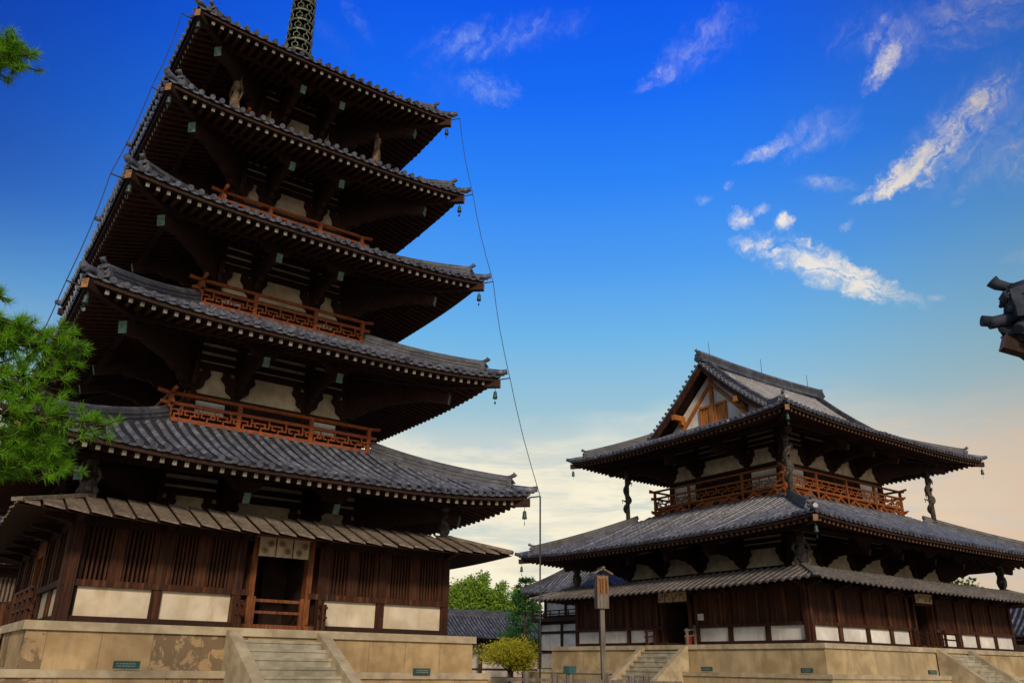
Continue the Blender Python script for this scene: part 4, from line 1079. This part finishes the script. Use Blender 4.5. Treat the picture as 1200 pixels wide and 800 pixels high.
# step rails beside the west and south doors, and the things that stand or hang there
for s_, c0 in (('W', 0), ('S', .15)):
    hh, oo = dims(s_, W_, D_)
    for sg in (-1, 1):
        mb = MB(SIDES[s_]); c = c0+sg*1.35
        for o_, h_ in ((oo+.2, .9), (oo+.75, .74)): mb.box(c-.05, c+.05, o_-.05, o_+.05, ZK, ZK+h_)
        for zz in (.40, .66): mb.beam((c, oo+.1, ZK+zz+.06), (c, oo+.9, ZK+zz-.02), .06, .07)
        mb.build('step_rail', 'grey_wood' if s_ == 'W' and sg > 0 else 'wall_wood', hall)
curtain('door_curtain', 'small cream curtain with crests over the left doorway of the hall', (KX-W_-.16, KY+.05, 5.08), -math.pi/2, 1.95, .44, 4, .07)
curtain('door_curtain', 'small cream curtain with crests over the right doorway of the hall', (KX+.15, KY-D_-.16, 5.10), 0, 1.6, .42, 3, .07)
t = thing('fire_bucket', 'red fire bucket standing right of the left hall doorway', 'bucket', (KX-W_-.45, KY-1.15, ZK))
mb = MB(); mb.lathe((0,0,0), [(.15,0), (.19,.36), (.205,.37), (.18,.37), (.14,.06)], 14); mb.build('pail', 'red_paint', t)
mb = MB(); mb.tube([(-.19,0,.36), (-.13,0,.46), (0,0,.5), (.13,0,.46), (.19,0,.36)], .012, 6); mb.build('handle', 'iron', t)
t = thing('fire_extinguisher', 'small red extinguisher on the hall podium left of its doorway', 'extinguisher', (KX-W_-.35, KY+1.75, ZK))
mb = MB(); mb.lathe((0,0,0), [(.08,0), (.085,.04), (.085,.28), (.03,.34), (.03,.38)], 12); mb.build('cylinder_body', 'red_paint', t)
mb = MB(); mb.box(-.02,.09,-.02,.02,.36,.40); mb.build('valve', 'iron', t)
o = MB(); o.box(-.02, .02, -.17, .17, 0, .30); t = tag(o.build('notice_sheet', 'white_paper', None, (KX-W_-.02, KY-1.62, 3.72)), 'small white notice on the planks right of the left hall doorway', 'notice')
plaque((KX-10.53, KY-3.1, 1.47), -math.pi/2, .62, .18, 'green plaque at the foot of the hall podium right of its left stairs')
plaque((KX-10.53, KY-8.3, 1.47), -math.pi/2, .55, .18, 'green plaque on the hall podium close to its front corner')
plaque((KX-3.2, KY-9.43, 1.47), 0, .62, .18, 'green plaque on the hall podium left of the right-hand stairs')

# ================================================================== notice post and fence in the foreground
t = thing('notice_post', 'tall square wooden post carrying a small roofed notice board', 'notice post', (3.45, -15.0, 0), R(-25))
mb = MB(); mb.box(-.045, .045, -.045, .045, 0, 2.85); mb.build('post', 'grey_wood', t)
mb = MB(); mb.box(-.125, .125, -.11, .11, 2.70, 3.36); mb.build('board_case', 'grey_wood', t)
mb = MB(); mb.box(-.105, .105, -.125, -.111, 2.99, 3.33); mb.build('board_face', 'sign_wood', t)
for j in range(3):
    z = 3.29; mb = MB()
    while z > 3.03:
        hgt = random.uniform(.02, .045); mb.box(-.065+.065*j-.013, -.065+.065*j+.013, -.129, -.126, z-hgt, z); z -= hgt+.014
    mb.build('lettering', 'old_wood', t)
mb = MB()
for sg in (-1, 1): mb.beam((0, 0, 3.50), (sg*.21, 0, 3.39), .34, .03, up=(0,0,1))
mb.box(-.03,.03,-.2,.2,3.50,3.54); mb.build('roof_board', 'grey_wood', t)

fence = thing('wooden_fence', 'low weathered fence of thick posts and two rails in front of the hall steps', 'fence', (0,0,0))
FP = [(-.10,-17.12,1.48), (.27,-17.39,1.46), (.46,-17.54,1.55), (.93,-17.86,1.48), (1.28,-18.10,1.44), (1.47,-18.24,1.45), (1.67,-18.36,1.36)]
for i, (x, y, h) in enumerate(FP):
    mb = MB(); rw = .055 if i != 2 else .062
    mb.lathe((x, y, 0), [(rw,0), (rw,h-.02), (rw*.85,h)], 8, sm=False); po = mb.build('post', 'grey_wood', fence)
    if i == 2:
        mb = MB(); mb.box(x-.075, x+.075, y-.075, y+.075, h-.09, h+.02); mb.build('post_cap', 'teal_cap', po)
for z in (1.36, .85):
    mb = MB(); mb.beam((-.35, -16.94, z), (1.95, -18.56, z-.02), .045, .05); mb.build('rail', 'grey_wood', fence)

# ================================================================== trees
def leaf_quad(mb, c, d, n_, L, W, mi=0):
    d = d.normalized(); s_ = d.cross(n_).normalized()*W
    a = c; b = c+d*L*.5+s_; e = c+d*L; f = c+d*L*.5-s_
    mb.F([mb.P(tuple(q)) for q in (a, b, e, f)], mi)
def rv(): 
    while True:
        v = Vector((random.uniform(-1,1), random.uniform(-1,1), random.uniform(-1,1)))
        if .05 < v.length < 1: return v.normalized()
def tuft(mb, c, d, L, n=46):
    d = d.normalized()
    for i in range(n):
        v = (d*random.uniform(.15, 1.0)+rv()*.95).normalized()
        s_ = v.cross(rv()).normalized()*L*.03
        b = c+d*random.uniform(-.25, .25)*L; e = b+v*L*random.uniform(.75, 1.1)
        mb.F([mb.P(tuple(q)) for q in (b-s_, b+s_, e)], 0)

def pine_sprays(trunk, sprays, needles, seed):
    """sprays: (start, end, radius of the needle cloud, number of tufts)"""
    rnd = random.Random(seed)
    for (p, q, rad, n) in sprays:
        p = Vector(p); q = Vector(q); mid = p.lerp(q, .5)+Vector((0,0,.1))
        trunk.tube([tuple(p), tuple(mid), tuple(q)], [.055, .035, .014], 7)
        for k in range(int(n*.92)):
            t = rnd.random()**.8
            c0 = p.lerp(q, .25+.75*t)
            off = Vector((rnd.gauss(0, 1), rnd.gauss(0, 1), rnd.gauss(0, .75)))*rad*.48
            c = c0+off; d = off.normalized()*.6+(q-p).normalized()*.5+Vector((0,0,.45))
            trunk.tube([tuple(c0), tuple(c0.lerp(c, .6)+Vector((0,0,-.02))), tuple(c)], [.012, .009, .006], 5)
            tuft(needles, c, d, .125, 52)

pine = thing('pine_tree', 'bright green pine tree reaching in from the left edge of the photo', 'pine tree', (-9.9, -18.6, 0))
tk = MB(); tk.tube([(0,0,0), (.05,.1,1.6), (-.1,.05,3.4), (.1,-.05,5.4), (.0,.0,7.4), (.1,.1,8.8)], [.20,.17,.15,.12,.08,.03], 10)
nd = MB(); br = MB()
SPR = [((0,0,4.9), (2.28,-.02,4.72), .30, 150), ((0,0,5.0), (2.38,-.10,4.80), .17, 60), ((0,0,4.6), (2.03,.06,4.36), .32, 150), ((0,0,5.4), (1.60,.50,4.93), .32, 110), ((0,0,4.7), (1.86,.2,4.80), .28, 100),
       ((0,0,3.9), (2.80,-.02,3.97), .17, 110), ((0,0,3.7), (2.40,.24,3.74), .28, 170), ((0,0,3.4), (2.11,.57,3.50), .30, 170), ((0,0,3.2), (1.83,1.1,3.30), .28, 130), ((0,0,3.5), (2.58,.31,3.52), .15, 80),
       ((0,0,5.4), (1.62,.47,5.36), .12, 36), ((0,0,4.2), (1.93,.75,4.12), .30, 130), ((0,0,4.3), (2.20,.12,4.20), .20, 90), ((0,0,7.2), (1.06,-.46,7.98), .21, 230), ((0,0,7.3), (.92,-.40,8.08), .20, 120), ((0,0,7.4), (.6,-.04,8.19), .36, 60),
       ((0,0,6.4), (.31,.75,6.75), .45, 80), ((0,0,6.0), (-1.2,-.9,6.6), .5, 80), ((0,0,5.0), (-1.3,.8,5.6), .5, 80), ((0,0,7.8), (.1,.1,9.0), .5, 80), ((0,0,4.3), (-.9,-1.1,4.8), .45, 70), ((0,0,4.0), (1.08,1.18,4.23), .42, 110)]
pine_sprays(br, SPR, nd, 3)
tk.build('trunk', 'bark', pine); br.build('branch', 'bark', pine); nd.build('needle_crown', 'pine_needles', pine, recalc=False)

def broad_tree(name, label, loc, h, crown, n, leaf, matn, trunk_h=.35, cat='tree', group=None, blobs=9, seed=1, droop=0., flat=1., trunk_r=.16):
    rnd = random.Random(seed); random.seed(seed)
    t = thing(name, label, cat, loc, 0, group)
    tk = MB(); cz = h-crown[2]
    tk.tube([(0,0,0), (.06*h*.2,0,h*.2), (-.03,.05,h*.45), (0,0,h*.85)], [trunk_r, trunk_r*.8, trunk_r*.6, trunk_r*.15], 8)
    cs = []
    for i in range(blobs):
        v = Vector((rnd.gauss(0,1), rnd.gauss(0,1), rnd.gauss(0,.8))); v = v.normalized()*rnd.random()**.4
        c = Vector((v.x*crown[0]*.72, v.y*crown[1]*.72, cz+v.z*crown[2]*.72)); cs.append((c, rnd.uniform(.30,.52)))
        tk.tube([(0,0,max(h*.2, c.z*.55)), tuple(Vector((0,0,c.z*.7)).lerp(c, .6)), tuple(c)], [trunk_r*.45, trunk_r*.25, .02], 6)
    tk.build('trunk', 'bark', t)
    mb = MB()
    for i in range(n):
        c, r = cs[rnd.randrange(len(cs))]
        v = rv(); q = c+Vector((v.x*crown[0], v.y*crown[1], v.z*crown[2]*flat))*r*rnd.random()**.45
        d = rv()+Vector((0,0,-droop))+v*.5
        leaf_quad(mb, q, d, rv(), leaf*rnd.uniform(.7,1.3), leaf*.28)
    mb.build('crown', matn, t, recalc=False)
    return t
def conifer(name, label, loc, h, r, seed=1):
    rnd = random.Random(seed); random.seed(seed)
    t = thing(name, label, 'tree', loc); tk = MB(); tk.tube([(0,0,0), (0,0,h*.5), (.1,0,h)], [.22,.14,.03], 8); mb = MB()
    lev = 15
    for k in range(lev):
        z = h*(.22+.76*k/lev); rr = r*(1-.70*(k/lev)**1.4)*rnd.uniform(.5,1.2)
        for j in range(5):
            a = rnd.uniform(0, 6.28); q = Vector((math.cos(a)*rr, math.sin(a)*rr, z+rr*.18)); p = Vector((0,0,z))
            tk.tube([tuple(p), tuple(q)], [.04, .012], 5)
            for i in range(22):
                c = p.lerp(q, rnd.uniform(.3,1.05))+rv()*.28*rr*.6
                for _ in range(3): leaf_quad(mb, c, rv()+(q-p).normalized()*.8+Vector((0,0,.3)), rv(), .34, .05)
    tk.build('trunk', 'bark', t); mb.build('crown', 'dark_needles', t, recalc=False); return t

broad_tree('garden_shrub', 'rounded yellow-green small tree standing before the far corridor', (28.9, 23.9, 0), 4.0, (2.55,2.55,1.65), 11500, .16, 'bush_leaves', blobs=26, seed=5, cat='small tree', trunk_r=.11)
broad_tree('garden_shrub', 'low yellow-green bush at the right foot of the pagoda podium', (25.6, 26.8, 0), 2.6, (1.2,1.2,1.2), 2200, .16, 'bush_leaves', blobs=7, seed=8, cat='bush', trunk_r=.07)
BT = [(40.6,53.0,12.2,2.5,'bamboo clump half hidden behind the pagoda corner'), (42.6,51.6,12.6,2.3,'tallest feathery bamboo clump, second out from the pagoda'), (44.9,51.5,12.2,2.3,'bamboo clump in the middle of the row behind the corridor'), (47.0,50.4,11.4,2.0,'bamboo clump leaning toward the dark conifer'), (48.9,49.5,10.4,2.0,'lowest bamboo clump, behind the dark conifer')]
def bamboo(label, loc, h, r, seed):
    rnd = random.Random(seed); random.seed(seed)
    t = thing('bamboo_clump', label, 'bamboo', loc, 0, 'bamboo clumps behind the corridor')
    tk = MB(); mb = MB()
    for i in range(26):
        a = rnd.uniform(0, 6.28); q = rnd.random()**.5
        bx, by = math.cos(a)*q*r*.55, math.sin(a)*q*r*.55; hh = h*rnd.uniform(.62, 1.0); lean = rnd.uniform(.3, 1.3)
        pts = [Vector((bx+math.cos(a)*lean*(u**2.4)*1.1, by+math.sin(a)*lean*(u**2.4)*1.1, hh*(u-.10*u**5))) for u in (0, .25, .5, .7, .85, 1.)]
        tk.tube([tuple(p) for p in pts], [.05, .045, .04, .03, .02, .008], 6)
        for k in range(470):
            u = rnd.uniform(.28, 1.02)*5; i0 = min(4, int(u)); c = pts[i0].lerp(pts[i0+1], min(1.1, u-i0))
            w_ = .62*(1.15-u/5)+.12
            c = c+Vector((rnd.gauss(0,1), rnd.gauss(0,1), rnd.gauss(-.2,.6)))*w_
            leaf_quad(mb, c, rv()+Vector((math.cos(a)*.4, math.sin(a)*.4, -.7)), rv(), rnd.uniform(.26, .46), .075)
    tk.build('stem', 'broad_leaves', t); mb.build('crown', 'bamboo_leaves', t, recalc=False)
for i, (x, y, h, r, lb) in enumerate(BT): bamboo(lb, (x, y, 0), h, r, 20+i)
conifer('conifer', 'dark conifer with drooping tiers between the bamboo and the hall roof', (36.3, 32.0, 0), 9.1, 2.4, 3)
broad_tree('shade_tree', 'leafy green tree showing under the right end of the hall eaves', (58, 4.5, 0), 10.0, (3.6,3.6,3.4), 5000, .34, 'broad_leaves', seed=40, blobs=14)
broad_tree('garden_shrub', 'yellow-green bush at the left edge behind the pagoda platform rail', (-6.6, 3.2, 0), 3.3, (.9,1.6,1.3), 2600, .15, 'bush_leaves', blobs=8, seed=9, cat='bush', trunk_r=.07)
rr_ = random.Random(5)
for i in range(9):
    x = -14+i*9.5+rr_.uniform(-2,2)
    if 34 < x < 52: continue
    broad_tree('shade_tree', 'one of the leafy trees standing behind the far corridor', (x, 60+rr_.uniform(-3,4), 0), rr_.uniform(8,10.5), (4,4,3.6), 3000, .42, 'broad_leaves', seed=60+i, blobs=12, group='leafy trees behind the far corridor')

# ================================================================== far buildings
def simple_roofed(name, label, cat, loc, X, Y, zb, zw, ex, ey, ze, tx, ty, zt, spacing=.45, wallfn=None, rz=0.):
    t = thing(name, label, cat, loc, rz)
    rf = Roof(ex, ey, ze+.2, .2, tx, ty, zt, .2, .22, .15, X, Y)
    mb = MB()
    for s_ in 'SWNE': mb.T = SIDES[s_]; tile_field(mb, rf, s_, spacing, spacing*.25, 1.2, .9, True)
    ro = mb.build('tiled_roof', ['roof_tile', 'pan_tile'], t)
    for sx, sy in ((-1,-1), (1,-1), (1,1), (-1,1)):
        path = [(sx*rf.half('S', 1-j/5)[0], sy*rf.half('S', 1-j/5)[1], rf.z('S', 1-j/5, rf.half('S', 1-j/5)[0])+.02) for j in range(6)]
        ridge(ro, path, .28, .3, 'hip_ridge', True, (.4,.4))
    if tx > ty+.5: ridge(ro, [(-tx,0,zt), (tx,0,zt+.001)], .4, .45, 'main_ridge', False)
    mb = MB(); mb.box(-ex+.25, ex-.25, -ey+.25, ey-.25, ze-.18, ze-.06); mb.build('eave_boarding', 'old_wood', ro)
    return t
def timber_walls(t, X, Y, z0, z1, nX, nY, rails, wallm='plaster', sides='SWNE'):
    mb = MB(); mb.box(-X+.06, X-.06, -Y+.06, Y-.06, z0, z1); wl = mb.build('wall', wallm, t)
    for s_ in sides:
        T = SIDES[s_]; h, o = dims(s_, X, Y); n = nX if s_ in 'SN' else nY
        for k in range(n+1):
            mb = MB(T); a = -h+2*h*k/n; mb.box(a-.11, a+.11, o-.1, o+.04, z0, z1); mb.build('post', 'old_wood', wl)
        for z in rails:
            q = .006 if s_ in 'WE' else 0; mb = MB(T); mb.box(-h-.08, h+.08, o-.1, o+.02, z-.09+q, z+.09+q); mb.build('rail', 'old_wood', wl)
    return wl
# two-storey white-walled store house left of the hall
k = simple_roofed('storehouse', 'white-walled two-storey timber house half hidden left of the hall', 'storehouse', (36.0, 20.2, 0), 4.0, 4.0, 1.2, 7., 5.0, 5.0, 6.75, 2.4, 1.2, 8.9, .40)
timber_walls(k, 4.0, 4.0, 1.2, 4.7, 3, 3, (1.35, 2.6, 3.95, 4.6))
timber_walls(k, 3.7, 3.7, 5.0, 6.7, 3, 3, (5.1, 6.5))
mb = MB(); mb.box(-4.5, 4.5, -4.5, 4.5, 4.72, 4.95)
for s_ in 'SWNE':
    mb.T = SIDES[s_]; h, o = dims(s_, 4.45, 4.45); q = .1 if s_ in 'WE' else 0
    for z in (5.2, 5.45): mb.box(-h+q, h-q, o-.04, o+.04, z, z+.07)
    for j in range(9): mb.box(-h+.1+(2*h-.2)*j/8-.04, -h+.1+(2*h-.2)*j/8+.04, o-.035, o+.035, 4.95, 5.5)
mb.T = lambda x, y, z: (x, y, z)
mb.build('gallery', 'old_wood', k)
mb = MB(); mb.box(-4.8, 4.8, -4.8, 4.8, 0, 1.2); mb.build('plinth', 'clean_stone', k)
# cloister corridors
def corridor(label, loc, L, rz, seed):
    t = simple_roofed('cloister_corridor', label, 'corridor', loc, L, 1.9, 0, 3.9, L+1, 3.0, 4.15, L+.6, .12, 6.3, .42, rz=rz)
    mb = MB(); mb.box(-L, L, -.1, .1, .5, 3.95); wl = mb.build('wall', 'dull_plaster', t)
    n = int(L/1.9)
    for kk in range(n+1):
        for y in (-1.9, 1.9):
            mb = MB(); mb.lathe((-L+2*L*kk/n, y, 0), [(.17,0), (.18,1.6), (.15,3.95)], 8); mb.build('post', 'wall_wood', t)
    for y, q in ((-1.9, 0), (1.9, .0), (-.14, 0)):
        mb = MB(); mb.box(-L, L, y-.1, y+.1, 3.55, 3.85); mb.box(-L, L, y-.05, y+.05, 1.15, 1.3); mb.build('tie_beam', 'wall_wood', t)
    mb = MB(); mb.box(-L-.3, L+.3, -2.4, 2.4, 0, .45); mb.build('plinth', 'clean_stone', t)
    return t
corridor('long tiled cloister corridor beyond the small yellow-green tree', (22, 45, 0), 40, 0, 1)
corridor('tiled cloister corridor glimpsed at the right edge past the hall', (61.2, -3, 0), 32, math.pi/2, 2)
# building glimpsed at the left edge past the pagoda
k = simple_roofed('side_building', 'dark timber building with pale slatted windows at the left edge', 'building', (-7.2, 23.5, 0), 4.0, 3.0, 0, 5.6, 5.4, 4.4, 5.9, 2.6, .6, 8.6, .42)
timber_walls(k, 4.0, 3.0, .5, 5.7, 4, 3, (.7, 2.0, 4.0, 5.5), 'wall_wood')
for j in range(4):
    mb = MB(SIDES['S']); a = -4+2*j
    for q in range(9): mb.box(a+.25+q*.19-.05, a+.25+q*.19+.05, 2.93, 2.99, 4.15, 5.3)
    mb.build('slatted_window', 'grey_wood', k)
mb = MB(); mb.box(-4.6, 4.6, -3.6, 3.6, 0, .5); mb.build('plinth', 'clean_stone', k)

# ================================================================== gate whose roof corner juts in at the right
GP = Vector((4.76, -23.19, 6.66))
gt = thing('gate_building', 'tiled roof corner of a gate with an ogre tile jutting in at the right edge', 'gate', (GP.x+3.4, GP.y-3.4, 0))
GRF = Roof(3.4, 3.4, GP.z+.05, .50, 1.0, .3, GP.z+1.7, .2, .2, .22, 1.9, 1.9)
raf = MB()
build_roof(gt, GRF, .30, .075, .26, (.10,.12), (), raf_stuff=raf, ridge_w=.34, ridge_h=.52, ogre=(.55,.64), ridge_stop=.93, tm='dark_tile', rm='dark_tile', tip='rafter_wood')
o = raf.build('rafters', ['rafter_wood', 'rafter_wood'], gt); o['kind'] = 'stuff'
for sx in (-1, 1):
    for sy in (-1, 1):
        mb = MB(); mb.lathe((sx*1.8, sy*1.8, 0), [(.2,0), (.21,2.5), (.17,GP.z-.1)], 12); mb.build('column', 'wall_wood', gt)
for s_ in 'SWNE':
    q = .006 if s_ in 'WE' else 0; mb = MB(SIDES[s_]); mb.box(-2.1, 2.1, 1.7, 1.9, GP.z-.75+q, GP.z-.45+q); mb.box(-2.0, 2.0, 1.72, 1.88, GP.z-.3+q, GP.z+.02+q); mb.build('tie_beam', 'old_wood', gt)
